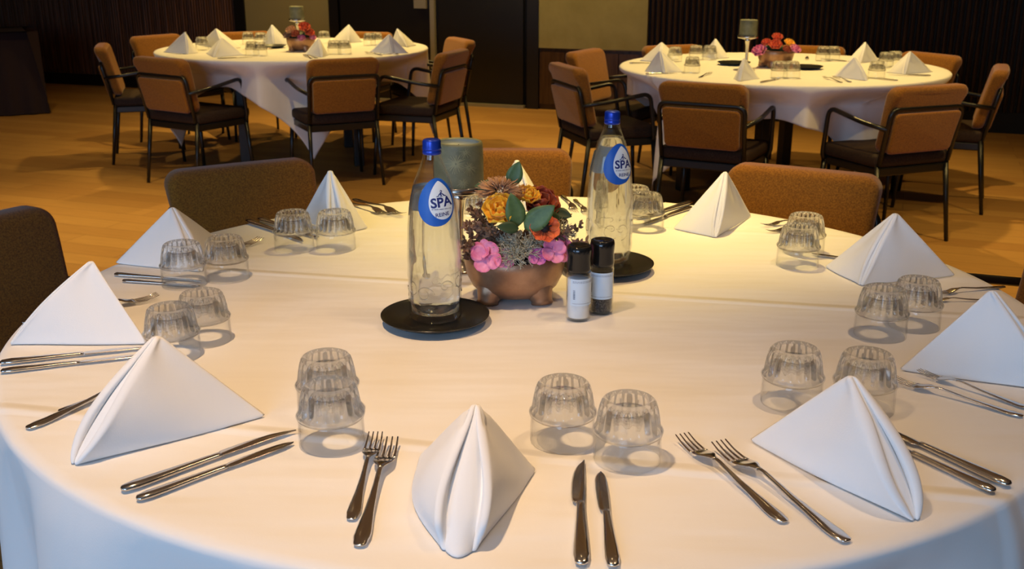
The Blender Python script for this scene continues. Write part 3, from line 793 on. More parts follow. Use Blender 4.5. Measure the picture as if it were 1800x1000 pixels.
for a, b, ln, lb in (((618, 918), (661, 772), None, 'smaller steel fork left of the nearest napkin, the left of two'),
                     ((632, 965), (686, 783), None, 'larger steel fork left of the nearest napkin, the right of two'),
                     ((1380, 922), (1198, 776), None, 'steel fork left of the front right napkin, the left of two'),
                     ((1490, 957), (1262, 790), None, 'steel fork left of the front right napkin, the longer right one'),
                     ((1812, 722), (1615, 658), None, 'steel fork at the right edge, the farther of two crossing by the cool white napkin'),
                     ((1798, 735), (1568, 672), None, 'steel fork at the right edge, the nearer of two below the cool white napkin'),
                     ((48, 757), (262, 670), 0.24, 'steel fork at the far left, the nearer handle sticking out behind the cream napkin'),
                     ((104, 727), (290, 664), 0.21, 'steel fork at the far left, the farther handle tip behind the cream napkin'),
                     ((38, 570), (284, 526), 0.235, 'steel fork behind the flat-sided left napkin, tines by the tumblers'),
                     ((300, 468), (459, 426), 0.235, 'steel fork behind the rear left napkin, right-hand tines showing'),
                     ((285, 472), (432, 438), 0.21, 'steel fork behind the rear left napkin, tines touching a tumbler'),
                     ((598, 355), (694, 384), 0.22, 'steel fork left of two lying between the napkin and the left-hand bottle'),
                     ((622, 352), (722, 388), 0.24, 'steel fork nearest the left-hand bottle, tines pointing to it'),
                     ((988, 345), (1012, 374), None, 'steel fork behind the flower bowl, the left of two at the far rim'),
                     ((1010, 352), (1032, 378), None, 'steel fork behind the flower bowl, the right of two at the far rim'),
                     ((1440, 387), (1324, 402), 0.17, 'steel fork at the rear right behind a tumbler, the farther of two'),
                     ((1446, 398), (1332, 413), 0.16, 'steel fork at the rear right behind a tumbler, the nearer of two'),
                     ((1766, 506), (1640, 520), None, 'steel fork at the right rim, handle end above the cool white napkin'),
                     ((1750, 530), (1628, 531), None, 'steel fork at the right rim, the nearer one, handle behind the cool white napkin')):
    lay(fk, a, b, 0.245, lb, 'fork', gf, ln=ln)
for pr, a, b, ln, lb in ((ks, (1022, 999), (1020, 815), None, 'pointed steel knife at the front centre, the left of two'),
                         (kb, (1078, 1002), (1057, 835), None, 'round-tipped steel knife at the front centre, the right of two'),
                         (ks, (214, 867), (517, 760), None, 'steel knife below the cream front left napkin, the longer upper one'),
                         (kb, (241, 883), (517, 783), None, 'steel knife below the cream front left napkin, the lower one'),
                         (ks, (1, 642), (262, 614), None, 'steel knife at the left edge, the farther of two below the flat-sided napkin'),
                         (kb, (2, 657), (250, 629), None, 'steel knife at the left edge, the nearer of two below the flat-sided napkin'),
                         (ks, (202, 485), (357, 497), None, 'steel knife before the rear left napkin, the farther of two, seen through a tumbler'),
                         (kb, (216, 496), (352, 506), None, 'steel knife before the rear left napkin, the nearer of two, seen through a tumbler'),
                         (ks, (435, 391), (537, 428), None, 'steel knife at the back left rim, the left of two behind a tumbler'),
                         (kb, (456, 388), (560, 421), None, 'steel knife at the back left rim, the right of two behind a tumbler'),
                         (ks, (1214, 358), (1120, 388), None, 'steel knife left of the rear right napkin, the farther of two'),
                         (kb, (1214, 367), (1130, 397), None, 'steel knife left of the rear right napkin, the nearer of two'),
                         (ks, (1775, 858), (1570, 765), 0.235, 'steel knife at the front right, the farther of two beside the rolled napkin'),
                         (kb, (1748, 869), (1560, 782), 0.215, 'steel knife at the front right, the nearer of two beside the rolled napkin'),
                         (kb, (1600, 472), (1452, 452), 0.2, 'steel knife whose tip peeps out left of the ridged right rear napkin')):
    lay(pr, a, b, 0.2375, lb, 'knife', gk, ln=ln)
fkb = fork_proto(True); ksb = knife_proto(True, True)
FB = [((558, 103), (517, 95), 0, 'small fork on the front rim of the rear left table, nearest the broad napkin'), ((548, 104), (524, 94), 0, 'small fork on the front rim of the rear left table beside the front napkin'),
      ((672, 98), (632, 92), 0, 'small fork at the front right rim of the rear left table'), ((1229, 137), (1258, 127), 1, 'small fork at the front left of the rear right table by a tumbler'),
      ((1480, 146), (1434, 134), 1, 'small fork at the front right of the rear right table, the left of two'), ((1496, 145), (1452, 133), 1, 'small fork at the front right of the rear right table, the right of two'),
      ((1419, 100), (1418, 107), 1, 'small fork at the back rim of the rear right table right of the flowers')]
for a, b, k, lb in FB: lay(fkb, a, b, 0.245, lb, 'fork', 'forks on the rear %s table' % ('right' if k else 'left'), ln=0.21)
KB = [((382, 104), (432, 102), 0, 'small knife on the left front rim of the rear left table'), ((480, 86), (440, 88), 0, 'small knife at the middle of the rear left table'),
      ((700, 96), (650, 96), 0, 'small knife below the front right napkin of the rear left table'), ((1337, 146), (1368, 140), 1, 'small knife on the front rim of the rear right table beside the slender napkin'),
      ((1135, 131), (1195, 129), 1, 'small knife below the broad left napkin of the rear right table'), ((1106, 112), (1150, 112), 1, 'small knife at the left end of the rear right table'),
      ((1578, 143), (1540, 139), 1, 'small knife at the front right rim of the rear right table by a tumbler'), ((1636, 134), (1572, 133), 1, 'small knife below the rightmost napkin of the rear right table'), ((1488, 109), (1470, 107), 1, 'small knife at the back of the rear right table beside the tumblers')]
for a, b, k, lb in KB: lay(ksb, a, b, 0.2375, lb, 'knife', 'knives on the rear %s table' % ('right' if k else 'left'), ln=0.21)

# ------------------------------------------------------------------ black saucers
def saucer(r=0.094):
    return lathe([(0, 0.004), (r*0.55, 0.004), (r*0.62, 0.006), (r*0.93, 0.0135), (r*0.985, 0.0155), (r, 0.0165), (r*0.998, 0.0148), (r*0.93, 0.0105), (r*0.66, 0.0), (r*0.6, 0.0), (0, 0.0005)], 72)
PL = Vector((-0.133, 1.716, TH)); PR = Vector((0.192, 2.032, TH))
s0 = obj('saucer', saucer(), M['black_plate']); s0.location = (PL.x, PL.y, TH+0.001); USED.add(s0.name)
tag(s0, 'round black saucer under the left-hand water bottle', 'saucer', 'black saucers')
s1 = inst(s0, (PR.x, PR.y, TH+0.001)); s1['label'] = 'round black saucer under the right-hand water bottle, behind the mills'
for p, lb in (((478, 84), 'black saucer on the rear left table left of the red flowers'), ((1290, 114), 'black saucer on the rear right table left of the candle foot'),
              ((1416, 121), 'black saucer on the rear right table right of its flower bowl')):
    q = on(*p); o = inst(s0, (q.x, q.y, TH+0.001)); o['label'] = lb

# ------------------------------------------------------------------ water bottles
BOT = [(0.0, 0.0445), (0.004, 0.0452), (0.012, 0.0448), (0.030, 0.0452), (0.070, 0.0462), (0.120, 0.0458), (0.165, 0.0440), (0.200, 0.0410), (0.235, 0.0335), (0.258, 0.0250), (0.272, 0.0185), (0.282, 0.0150), (0.305, 0.0140)]
def brad(z): return interp(BOT, z)[0]
def bsm(z):
    return (brad(max(z-0.007, 0.012)) + 2*brad(z) + brad(z+0.007))/4 if z > 0.02 else brad(z)
def wrap_text(txt, size, zc_, a0, mt, parent, name, bold=0.0, rot=0.0, du=0.0, dz=0.0, font_scale=1.0, off=0.0009):
    cu = bpy.data.curves.new('t', 'FONT'); cu.body = txt; cu.size = size; cu.align_x = 'CENTER'; cu.align_y = 'CENTER'; cu.offset = bold
    cu.resolution_u = 3
    to = bpy.data.objects.new('t', cu); col.objects.link(to); dg = bpy.context.evaluated_depsgraph_get(); dg.update()
    me = bpy.data.meshes.new_from_object(to.evaluated_get(dg)); bpy.data.objects.remove(to)
    for v in me.vertices:
        x = v.co.x*font_scale; y = v.co.y
        X = x*math.cos(rot) - y*math.sin(rot) + du; Y = x*math.sin(rot) + y*math.cos(rot) + dz
        z = zc_ + Y; r = bsm(z) + off; a = a0 + X/(bsm(zc_)+off)
        v.co = (r*math.cos(a), r*math.sin(a), z)
    me.name = name; me.materials.append(mt)
    return link(bpy.data.objects.new(name, me), parent)
def patch(fn, zc_, a0, mt, parent, name, off, rot=0.0, nr=8, na=56):
    """fn(angle) -> (u, v) outline; wraps it on the bottle"""
    bm = bmesh.new(); c0 = None; rows = []
    def P(u, v_):
        X = u*math.cos(rot) - v_*math.sin(rot); Y = u*math.sin(rot) + v_*math.cos(rot)
        z = zc_ + Y; r = bsm(z)+off; a = a0 + X/(bsm(zc_)+off); return (r*math.cos(a), r*math.sin(a), z)
    c0 = bm.verts.new(P(0, 0))
    for j in range(1, nr+1):
        rows.append([bm.verts.new(P(*(q*j/nr for q in fn(2*PI*k/na)))) for k in range(na)])
    for k in range(na): bm.faces.new((c0, rows[0][k], rows[0][(k+1) % na]))
    for a_, b_ in zip(rows, rows[1:]):
        for k in range(na): bm.faces.new((a_[k], b_[k], b_[(k+1) % na], a_[(k+1) % na]))
    return obj(name, bm, mt, parent)
def drop_shape(w2, h2):
    def f(a):
        # pointed at the top, round at the bottom
        x = math.cos(a); y = math.sin(a)
        if y > 0: return (w2*math.copysign(abs(x)**1.45, x), h2*1.12*y)
        return (w2*x, h2*0.88*y)
    return f
def bottle(loc, face, level, label, rotl=0.06):
    e = empty('water_bottle', loc)
    zs = [0.0, 0.004, 0.012, 0.020] + [0.030 + 0.00917*i for i in range(31)]
    def rad(r, z, a):
        # embossed scrolls in the lower half
        k = sstep(0.02, 0.035, z)*(1-sstep(0.10, 0.125, z))
        return r + 0.0016*k*math.sin(a*6 + 70*z)*math.sin(a*4 - 110*z + 1.3)
    outer = [(0, 0.006), (0.030, 0.004), (0.038, 0.0)] + [(bsm(z), z) for z in zs[1:]]
    inner = [(bsm(z)-0.0022, z) for z in zs[:3:-1] if z > 0.012] + [(0.036, 0.012), (0, 0.014)]
    g = lathe(outer + [(0.0128, 0.306)] + inner, 64, rad); obj('glass', g, M['bottle'], e)
    wz = [0.015] + [z for z in zs if 0.02 < z < level]
    wt = lathe([(0, 0.0150)] + [(bsm(z)-0.0030, z) for z in wz] + [(bsm(level)-0.0030, level), (0, level)], 64, rad)
    obj('water', wt, M['water'], e)
    cap = lathe([(0.0, 0.3120), (0.0120, 0.3120), (0.0140, 0.3108), (0.0148, 0.3085), (0.0148, 0.2990), (0.0158, 0.2975), (0.0158, 0.2955), (0.0150, 0.2940), (0.0156, 0.2925), (0.0158, 0.2880), (0.0150, 0.2870)], 72,
                lambda r, z, a: r + (0.0004*math.cos(36*a) if 0.2985 < z < 0.3095 and r > 0.0139 else 0)); obj('cap', cap, M['blue_cap'], e)
    zc_ = 0.213
    def blue(a):
        x, y = math.cos(a), math.sin(a)
        return (0.0330*x - 0.0060 + 0.003*y, 0.0390*y)
    patch(blue, zc_, face, M['label_blue'], e, 'label', 0.0003, rotl)
    lab = e.children[-1]
    patch(drop_shape(0.0218, 0.0315), zc_-0.001, face+0.03, M['label_white'], e, 'label_drop', 0.0006, rotl)
    wrap_text('SPA', 0.0215, zc_, face+0.03, M['ink'], e, 'label_lettering', bold=0.0006, rot=rotl, dz=-0.001, font_scale=1.08)
    wrap_text('REINE', 0.0088, zc_, face+0.03, M['ink'], e, 'label_lettering', bold=0.00012, rot=rotl, dz=-0.0205)
    # little leaping figure above the name: head, body and outstretched arms in blue strokes
    bm = bmesh.new()
    def stroke(pts, wd):
        pr = None
        for i, (x, y) in enumerate(pts):
            a_, b_ = pts[max(i-1, 0)], pts[min(i+1, len(pts)-1)]; d = Vector((b_[0]-a_[0], b_[1]-a_[1])).normalized(); n_ = Vector((-d.y, d.x))*wd*(0.4 + math.sin(PI*(i+0.3)/(len(pts)-0.4)))*0.5
            cur = []
            for sgn in (1, -1):
                X, Y = x + n_.x*sgn, y + n_.y*sgn + 0.0125; z = zc_ + Y; r = bsm(z) + 0.0009; a = face + 0.03 + X/bsm(zc_)
                cur.append(bm.verts.new((r*math.cos(a), r*math.sin(a), z)))
            if pr: bm.faces.new((pr[0], pr[1], cur[1], cur[0]))
            pr = cur
    stroke([(-0.0015, 0.0045), (0, 0.0065), (0.002, 0.0055), (0.0015, 0.0035), (-0.0012, 0.0035)], 0.0013)
    stroke([(0.0, 0.0035), (-0.001, 0.001), (0.0005, -0.002)], 0.0024)
    stroke([(-0.0005, 0.002), (-0.0035, 0.0), (-0.0045, -0.0025), (-0.0085, -0.0035)], 0.0013)
    stroke([(0.001, 0.002), (0.0035, 0.0), (0.0055, -0.002), (0.0095, -0.003)], 0.0016)
    stroke([(-0.002, -0.0035), (0.0, -0.0028), (0.0025, -0.0035)], 0.001)
    x = -0.0165; rs = random.Random(2)
    while x < 0.0155: wd_ = rs.uniform(0.0006, 0.0014); stroke([(x, -0.0242), (x + wd_*0.5, -0.0240), (x + wd_, -0.0242)], 0.0012); x += wd_ + (0.0016 if rs.random() < 0.2 else 0.0005)
    obj('label_emblem', bm, M['ink'], e)
    # raised scrollwork pressed into the lower glass
    bm = bmesh.new(); rs = random.Random(int(face*100) % 97)
    for k in range(9):
        a0 = face - 2.6 + k*0.65 + rs.uniform(-0.1, 0.1); z0 = rs.uniform(0.045, 0.10); R0 = rs.uniform(0.010, 0.020); sg = rs.choice((-1, 1)); ph_ = rs.uniform(0, 6.28); pts = []
        for i in range(22):
            t = i/21; q = R0*(1-0.75*t); th = ph_ + sg*t*7.0; z = min(max(z0 + q*math.sin(th) + 0.006*t, 0.022), 0.125); r_ = bsm(z) + 0.0001; a = a0 + q*math.cos(th)/0.045
            pts.append((r_*math.cos(a), r_*math.sin(a), z))
        tube(bm, pts, [0.0004 + 0.0006*math.sin(PI*i/21) for i in range(22)], 6)
    obj('embossed_scrolls', bm, M['water'], e)
    # plain paper label round the back
    bm = bmesh.new(); rows = []
    for j in range(8):
        z = 0.180 + 0.052*j/7; rows.append([bm.verts.new(((bsm(z)+0.0003)*math.cos(face + 1.75 + 2.4*k/32), (bsm(z)+0.0003)*math.sin(face + 1.75 + 2.4*k/32), z)) for k in range(33)])
    for a_, b_ in zip(rows, rows[1:]):
        for k in range(32): bm.faces.new((a_[k], a_[k+1], b_[k+1], b_[k]))
    obj('back_label', bm, M['label_silver'], e)
    tag(e, label, 'bottle', 'water bottles on the near table'); return e
bl_ = on(766, 563); br2 = on(1080, 470)
bottle((bl_.x, bl_.y, TH+0.0065), R(-90)+0.42, 0.228, 'clear glass water bottle with blue cap on the left, blue and white drop label', 0.09)
bottle((br2.x-0.013, br2.y, TH+0.0065), R(-90)+0.55, 0.262, 'clear glass water bottle with blue cap on the right, behind the salt and pepper mills', -0.02)

# ------------------------------------------------------------------ salt and pepper mills
def mill(loc, fill, label, cat, facing, lv, grp='glass spice mills with black caps'):
    e = empty('spice_mill', loc)
    obj('jar', lathe([(0, 0.001), (0.019, 0.0), (0.0215, 0.003), (0.0215, 0.082), (0.0200, 0.090), (0.0195, 0.096), (0.0180, 0.096), (0.0185, 0.090), (0.0200, 0.080), (0.0200, 0.006), (0, 0.005)], 40), M['jar'], e)
    obj('contents', lathe([(0, 0.0055), (0.0185, 0.0055), (0.0195, 0.008), (0.0196, lv), (0.010, lv+0.003), (0, lv+0.002)], 32), M[fill], e)
    obj('cap', lathe([(0.0192, 0.088), (0.0212, 0.088), (0.0216, 0.094), (0.0206, 0.112), (0.0214, 0.118), (0.0218, 0.126), (0.0205, 0.1325), (0.0180, 0.1340), (0.0150, 0.1335), (0.0120, 0.1315), (0, 0.1310)], 40), M['black_plastic'], e)
    bm = bmesh.new(); rows = []
    for z in (0.030, 0.047, 0.064, 0.078):
        rows.append([bm.verts.new((0.0218*math.cos(facing + 2.4*k/20 - 1.2), 0.0218*math.sin(facing + 2.4*k/20 - 1.2), z)) for k in range(21)])
    for a_, b_ in zip(rows, rows[1:]):
        for k in range(20): bm.faces.new((a_[k], a_[k+1], b_[k+1], b_[k]))
    lab = obj('label', bm, M['mill_paper'], e)
    bm = bmesh.new()
    def dash(a0, a1, z0, z1):
        n = 6; q = [[bm.verts.new((0.0221*math.cos(facing + a0 + (a1-a0)*i/n), 0.0221*math.sin(facing + a0 + (a1-a0)*i/n), z)) for i in range(n+1)] for z in (z0, z1)]
        for i in range(n): bm.faces.new((q[0][i], q[0][i+1], q[1][i+1], q[1][i]))
    rr = random.Random(5)
    for z in (0.0735, 0.0715, 0.034):
        a = -1.0
        while a < 0.9: b = a + rr.uniform(0.05, 0.2); dash(a, b, z, z+0.0007); a = b + 0.04
    z = 0.042
    while z < 0.058: h = rr.uniform(0.0004, 0.0013); dash(-0.95, -0.78, z, z+h); z += h + 0.0007
    obj('print', bm, M['ink_grey'], lab)
    tag(e, label, cat, grp)
q = on(1016, 561); mill((q.x, q.y, TH+0.001), 'salt', 'glass salt mill with white salt and a black cap', 'salt mill', R(-90)+0.45, 0.074)
q = on(1056, 549); mill((q.x, q.y, TH+0.001), 'pepper', 'glass pepper mill with dark peppercorns and a black cap, right of the salt mill', 'pepper mill', R(-90)-0.15, 0.068)

# ------------------------------------------------------------------ candle and stand
def stand(loc, label, h=0.180):
    e = empty('candle_stand', loc)
    obj('foot', lathe([(0, 0.0), (0.030, 0.0), (0.031, 0.003), (0.024, 0.007), (0.014, 0.012), (0.010, 0.020), (0, 0.020)], 40), M['silver'], e)
    obj('stem', lathe([(0.0, 0.019), (0.0100, 0.019), (0.0078, 0.05), (0.0082, 0.09), (0.0100, 0.125), (0.0135, 0.148), (0.0200, 0.160), (0.0, 0.160)], 40), M['silver'], e)
    obj('dish', lathe([(0, 0.156), (0.020, 0.158), (0.040, 0.163), (0.054, 0.166), (0.0555, 0.168), (0.0555, 0.179), (0.0540, 0.1795), (0.052, 0.170), (0, 0.168)], 56), M['silver'], e)
    tag(e, label, 'candle holder', 'silver candle stands'); return e
def candle(loc, label, detail=True):
    e = empty('pillar_candle', loc); rr = random.Random(4)
    body = lathe([(0, 0.0), (0.046, 0.0), (0.0480, 0.004), (0.0485, 0.02), (0.0482, 0.080), (0.0478, 0.098), (0.0462, 0.103), (0.0435, 0.1040), (0.0405, 0.101)], 56, lambda r, z, a: r*(1+0.008*math.sin(3*a+z*40)))
    obj('wax_body', body, M['candle'], e)
    obj('hollow', lathe([(0.0407, 0.1012), (0.0390, 0.096), (0.036, 0.091), (0, 0.090)], 40), M['candle_rim'], e)
    bm = bmesh.new(); tube(bm, [(0, 0, 0.0895), (0.001, 0, 0.097)], 0.0008, 6); obj('wick', bm, M['flowercore'], e)
    if detail:
        bm = bmesh.new()
        for (a0, z0, L_, n) in ((-1.62, 0.064, 0.024, 34), (-1.35, 0.022, 0.013, 22), (-1.1, 0.055, 0.017, 20), (-1.25, 0.088, 0.013, 12)):
            for k in range(n):
                th = 2*PI*k/n + rr.uniform(-0.1, 0.1); ll = L_*rr.uniform(0.6, 1); pr = None
                for i in range(4):
                    t = 0.1 + 0.9*i/3; z = min(max(z0 + math.sin(th)*ll*t - 0.003*t*t, 0.003), 0.097); a = a0 + math.cos(th)*ll*t/0.048
                    wdt = 0.0009*(1-t*0.5); px_, pz_ = -math.sin(th)*wdt, math.cos(th)*wdt; r_ = 0.0491
                    cur = [bm.verts.new((r_*math.cos(a+s*px_/0.048), r_*math.sin(a+s*px_/0.048), z+s*pz_)) for s in (1, -1)]
                    if pr: bm.faces.new((pr[0], pr[1], cur[1], cur[0]))
                    pr = cur
        obj('pressed_needles', bm, M['candle_light'], e)
    e.scale = (1, 1, 0.89)
    tag(e, label, 'candle', 'green pillar candles'); return e
sl = on(809, 477)
stand((sl.x, sl.y, TH+0.001), 'silver candle stand on the near table, behind the left-hand bottle')
candle((sl.x, sl.y, TH+0.1715), 'grey-green pillar candle with pressed pine needles on the near silver stand')
q = on(1311, 121); stand((q.x, q.y, TH+0.001), 'silver candle stand on the rear right table beside its flower bowl'); candle((q.x, q.y, TH+0.1715), 'green pillar candle on the stand of the rear right table', False)
q = on(519, 83); stand((q.x, q.y+0.12, TH+0.001), 'silver candle stand on the rear left table behind its red flowers'); candle((q.x, q.y+0.12, TH+0.1715), 'green pillar candle rising above the red flowers on the rear left table', False)

# ------------------------------------------------------------------ flower bowls
def bowl(loc, rz, label, sc=1.0):
    e = empty('footed_bowl', loc, rz); e.scale = (sc, sc, sc)
    prof = [(0, 0.0065), (0.045, 0.0070), (0.064, 0.0125), (0.078, 0.026), (0.0870, 0.045), (0.0915, 0.066), (0.0935, 0.0865), (0.0920, 0.0880), (0.0898, 0.0865), (0.086, 0.064), (0.073, 0.036), (0.045, 0.020), (0, 0.016)]
    def rad(r, z, a): return r*(1 + 0.015*math.cos(2*a))
    bm = lathe(prof, 72, rad)
    for v in bm.verts:
        if v.co.z > 0.07: v.co.z += 0.006*(abs(v.co.x)/0.09)**2 - 0.002
    obj('body', bm, M['copper'], e)
    for a in (-137, -43, 43, 137):
        c = Vector((0.060*math.cos(R(a)), 0.060*math.sin(R(a)), 0))*1.12
        bm = bmesh.new(); d = c.normalized()
        tube(bm, [c - d*0.014 + Vector((0, 0, 0.030)), c - d*0.006 + Vector((0, 0, 0.021)), c - d*0.002 + Vector((0, 0, 0.012)), c + Vector((0, 0, 0.006)), c + d*0.001 + Vector((0, 0, 0.0005))], [0.030, 0.0270, 0.0215, 0.0190, 0.0205], 20)
        obj('foot', bm, M['copper'], e)
    tag(e, label, 'bowl', 'copper footed flower bowls'); return e
def petal(bm, c, d, up, ln, wd, cup=0.3, n=9, m_=6, curl=0.0):
    """a cupped petal from c growing along d, faced towards up"""
    d = d.normalized(); up = (up - d*up.dot(d)).normalized(); s = d.cross(up); g = []
    for i in range(n+1):
        t = i/n; w_ = wd*max(0.10, math.sqrt(max(0, 1-((t-0.60)/0.42)**2)) if t > 0.3 else 0.25+1.5*t)
        row = []
        for j in range(m_+1):
            u = j/m_*2-1
            row.append(bm.verts.new(c + d*ln*t + s*w_*u*0.5 + up*(cup*wd*(u*u)*0.6 + curl*ln*t*t + cup*ln*0.25*t*t)))
        g.append(row)
    for a_, b_ in zip(g, g[1:]):
        for j in range(m_): bm.faces.new((a_[j], a_[j+1], b_[j+1], b_[j]))
def leaf(bm, c, d, up, ln, wd, fold=0.15, curl=-0.15):
    d = d.normalized(); up = (up - d*up.dot(d)).normalized(); s = d.cross(up); g = []
    for i in range(11):
        t = i/10; w_ = wd*math.sin(PI*t**0.8)**0.8 if 0 < t < 1 else 0.0005
        g.append([bm.verts.new(c + d*ln*t + s*w_*u*0.5 + up*(fold*abs(u)*w_*0.5 + curl*ln*t*t)) for u in (-1, -0.5, 0, 0.5, 1)])
    for a_, b_ in zip(g, g[1:]):
        for j in range(4): bm.faces.new((a_[j], a_[j+1], b_[j+1], b_[j]))
def solid(o, t=0.0006):
    s = o.modifiers.new('thickness', 'SOLIDIFY'); s.thickness = t; s.offset = 0; return o
def lichen(bm, c, r, n, rr, th=0.0006, up=Vector((0, -0.3, 1))):
    for k in range(n):
        d = Vector((rr.gauss(0, 1), rr.gauss(0, 1)-0.5, abs(rr.gauss(0, 1)))).normalized()
        def grow(p, d, l, dep):
            q = p + d*l
            tube(bm, [p, p.lerp(q, 0.5) + Vector([rr.gauss(0, 0.1)*l for _ in range(3)]), q], [th, th*0.9, th*0.7], 4, cap=False)
            if dep:
                for _ in range(2):
                    e_ = (d + Vector([rr.gauss(0, 0.55) for _ in range(3)])).normalized(); grow(q, e_, l*0.7, dep-1)
        grow(c, d, r*rr.uniform(0.35, 0.5), 2)
Yb = 1.864
bowl((0.005, Yb, TH+0.001), 0, 'copper-coloured bowl on stubby feet filled with flowers, near table')
fa = empty('flower_arrangement', (0.005, Yb, TH+0.001)); FO = fa.location.copy()
def fp(px, py, dy=0.0): return at(px, py, Yb+dy) - FO
cam_up = Vector((0, -0.85, 0.5))
rr = random.Random(11)
# foam filling
obj('foam', lathe([(0, 0.094), (0.04, 0.092), (0.07, 0.086), (0.0840, 0.074), (0.078, 0.060), (0, 0.05)], 40), M['soil'], fa)
# yellow rose and tulip-like second bloom
def rose(c, axis, r, mt, name, n=3, wide=1.0):
    bm = bmesh.new(); axis = axis.normalized(); x = axis.orthogonal().normalized(); y = axis.cross(x)
    for ring in range(n):
        k_ = 4 + ring; f = (ring+1)/n
        for k in range(k_):
            a = 2*PI*(k+ring*0.5)/k_; o_ = x*math.cos(a) + y*math.sin(a)
            petal(bm, c + o_*r*0.12*f, (axis*(1.25-0.75*f) + o_*0.95*f*wide), axis*0.6 - o_, r*1.15, r*1.25*f**0.4, 0.42)
    return solid(obj(name, bm, mt, fa))
rose(fp(881, 378, -0.045), cam_up + Vector((-0.1, 0.1, 0.3)), 0.031, M['yellow'], 'yellow_rose', 3)
rose(fp(925, 352, 0.0), Vector((0.3, -0.5, 1)), 0.022, M['yellow'], 'yellow_rose')
# rust-red bloom behind
rose(fp(945, 368, 0.02), Vector((0.3, -0.5, 0.7)), 0.034, M['rust'], 'rust_bloom', 3, 1.2)
# orange anemone with black centre
c = fp(957, 404, -0.070); bm = bmesh.new(); ax = Vector((0.1, -0.75, 0.6)).normalized(); x = ax.orthogonal().normalized(); y = ax.cross(x)
for k in range(7):
    a = 2*PI*k/7; o_ = x*math.cos(a) + y*math.sin(a); petal(bm, c + o_*0.003, o_ + ax*0.25, ax, 0.026, 0.025, 0.25)
an = solid(obj('orange_anemone', bm, M['orange'], fa))
bm = bmesh.new(); bmesh.ops.create_icosphere(bm, subdivisions=2, radius=0.0085, matrix=Matrix.Translation(c + ax*0.008))
for k in range(26):
    d = (ax*0.5 + Vector([rr.gauss(0, 0.6) for _ in range(3)])).normalized(); tube(bm, [c + ax*0.006, c + ax*0.009 + d*0.013], 0.0007, 4)
obj('flower_centre', bm, M['flowercore'], an)
# pink hydrangea florets
def hydrangea(cs, mt):
    for (c, ax, s) in cs:
        bm = bmesh.new(); ax = ax.normalized(); x = ax.orthogonal().normalized(); y = ax.cross(x); a0 = rr.uniform(0, 1.5)
        for k in range(4):
            a = a0 + PI/2*k; o_ = x*math.cos(a) + y*math.sin(a); petal(bm, c + ax*0.0012*(k % 2), o_ + ax*0.18, ax, s, s*1.08, 0.16)
        solid(obj('hydrangea_floret', bm, mt, fa))
hydrangea([(fp(856, 452, -0.088), Vector((-0.15, -1, 0.35)), 0.029), (fp(848, 442, -0.078), Vector((-0.6, -0.7, 0.6)), 0.022), (fp(884, 455, -0.086), Vector((0.3, -0.9, 0.7)), 0.022)], M['pink'])
hydrangea([(fp(972, 442, -0.078), Vector((0.25, -0.9, 0.5)), 0.024), (fp(980, 447, -0.070), Vector((0.6, -0.6, 0.6)), 0.020)], M['pink'])
hydrangea([(fp(945, 452, -0.084), Vector((0, -0.9, 0.7)), 0.018), (fp(990, 425, -0.05), Vector((0.6, -0.7, 0.6)), 0.014)], M['lilac'])
# big green leaves
for (px, py, dy, dx, dz, dyd, ln, wd, nm) in ((911, 398, -0.075, -0.20, 1.0, -0.12, 0.062, 0.036, 'leaf'), (922, 402, -0.075, 0.72, 0.62, -0.15, 0.068, 0.040, 'leaf'),
                                              (912, 402, -0.085, -1.0, 0.22, -0.35, 0.040, 0.022, 'leaf'), (898, 326, -0.01, 0.35, 1.0, 0.0, 0.046, 0.030, 'leaf'),
                                              (878, 330, 0.0, -1.0, 0.12, -0.1, 0.045, 0.026, 'leaf'), (965, 385, -0.03, 0.5, 0.3, -0.9, 0.035, 0.024, 'leaf'), (975, 372, 0.0, 0.7, -0.1, -0.4, 0.034, 0.022, 'leaf')):
    bm = bmesh.new(); leaf(bm, fp(px, py, dy), Vector((dx, dyd, dz)), Vector((0.1, -1, 0.45)), ln, wd, curl=-0.1); o = solid(obj(nm, bm, M['leaf'] if wd > 0.025 else M['darkleaf'], fa), 0.0007)
# tan fluffy plume
bm = bmesh.new(); c = fp(880, 337, -0.015)
for k in range(420):
    a = rr.uniform(0, 2*PI); ph = rr.uniform(-0.5, 1.4); d = Vector((1.25*math.cos(a)*math.cos(ph), math.sin(a)*math.cos(ph), 0.75*math.sin(ph)))
    p = c + d*0.020*rr.uniform(0.5, 1); q = c + d*0.035*rr.uniform(0.85, 1.1) + Vector([rr.gauss(0, 0.0015) for _ in range(3)])
    tube(bm, [p, q], [0.0012, 0.0006], 3)
obj('tan_plume', bm, M['tan'], fa)
# second small tan tuft
bm = bmesh.new(); c = fp(918, 350, 0.03)
for k in range(160):
    d = Vector((rr.gauss(0, 1), rr.gauss(0, 1), abs(rr.gauss(0, 0.8)))).normalized(); tube(bm, [c, c + d*0.028*rr.uniform(0.7, 1.1)], [0.0012, 0.0006], 3)
obj('tan_plume', bm, M['tan'], fa)
for (px, py, dy, r_, n) in ((908, 450, -0.068, 0.050, 110), (985, 412, -0.03, 0.030, 45), (935, 430, -0.06, 0.030, 45), (885, 432, -0.055, 0.026, 30), (862, 398, -0.02, 0.022, 18)):
    bm = bmesh.new(); lichen(bm, fp(px, py, dy), r_, n, rr, 0.0007); obj('lichen_tuft', bm, M['lichen'], fa)
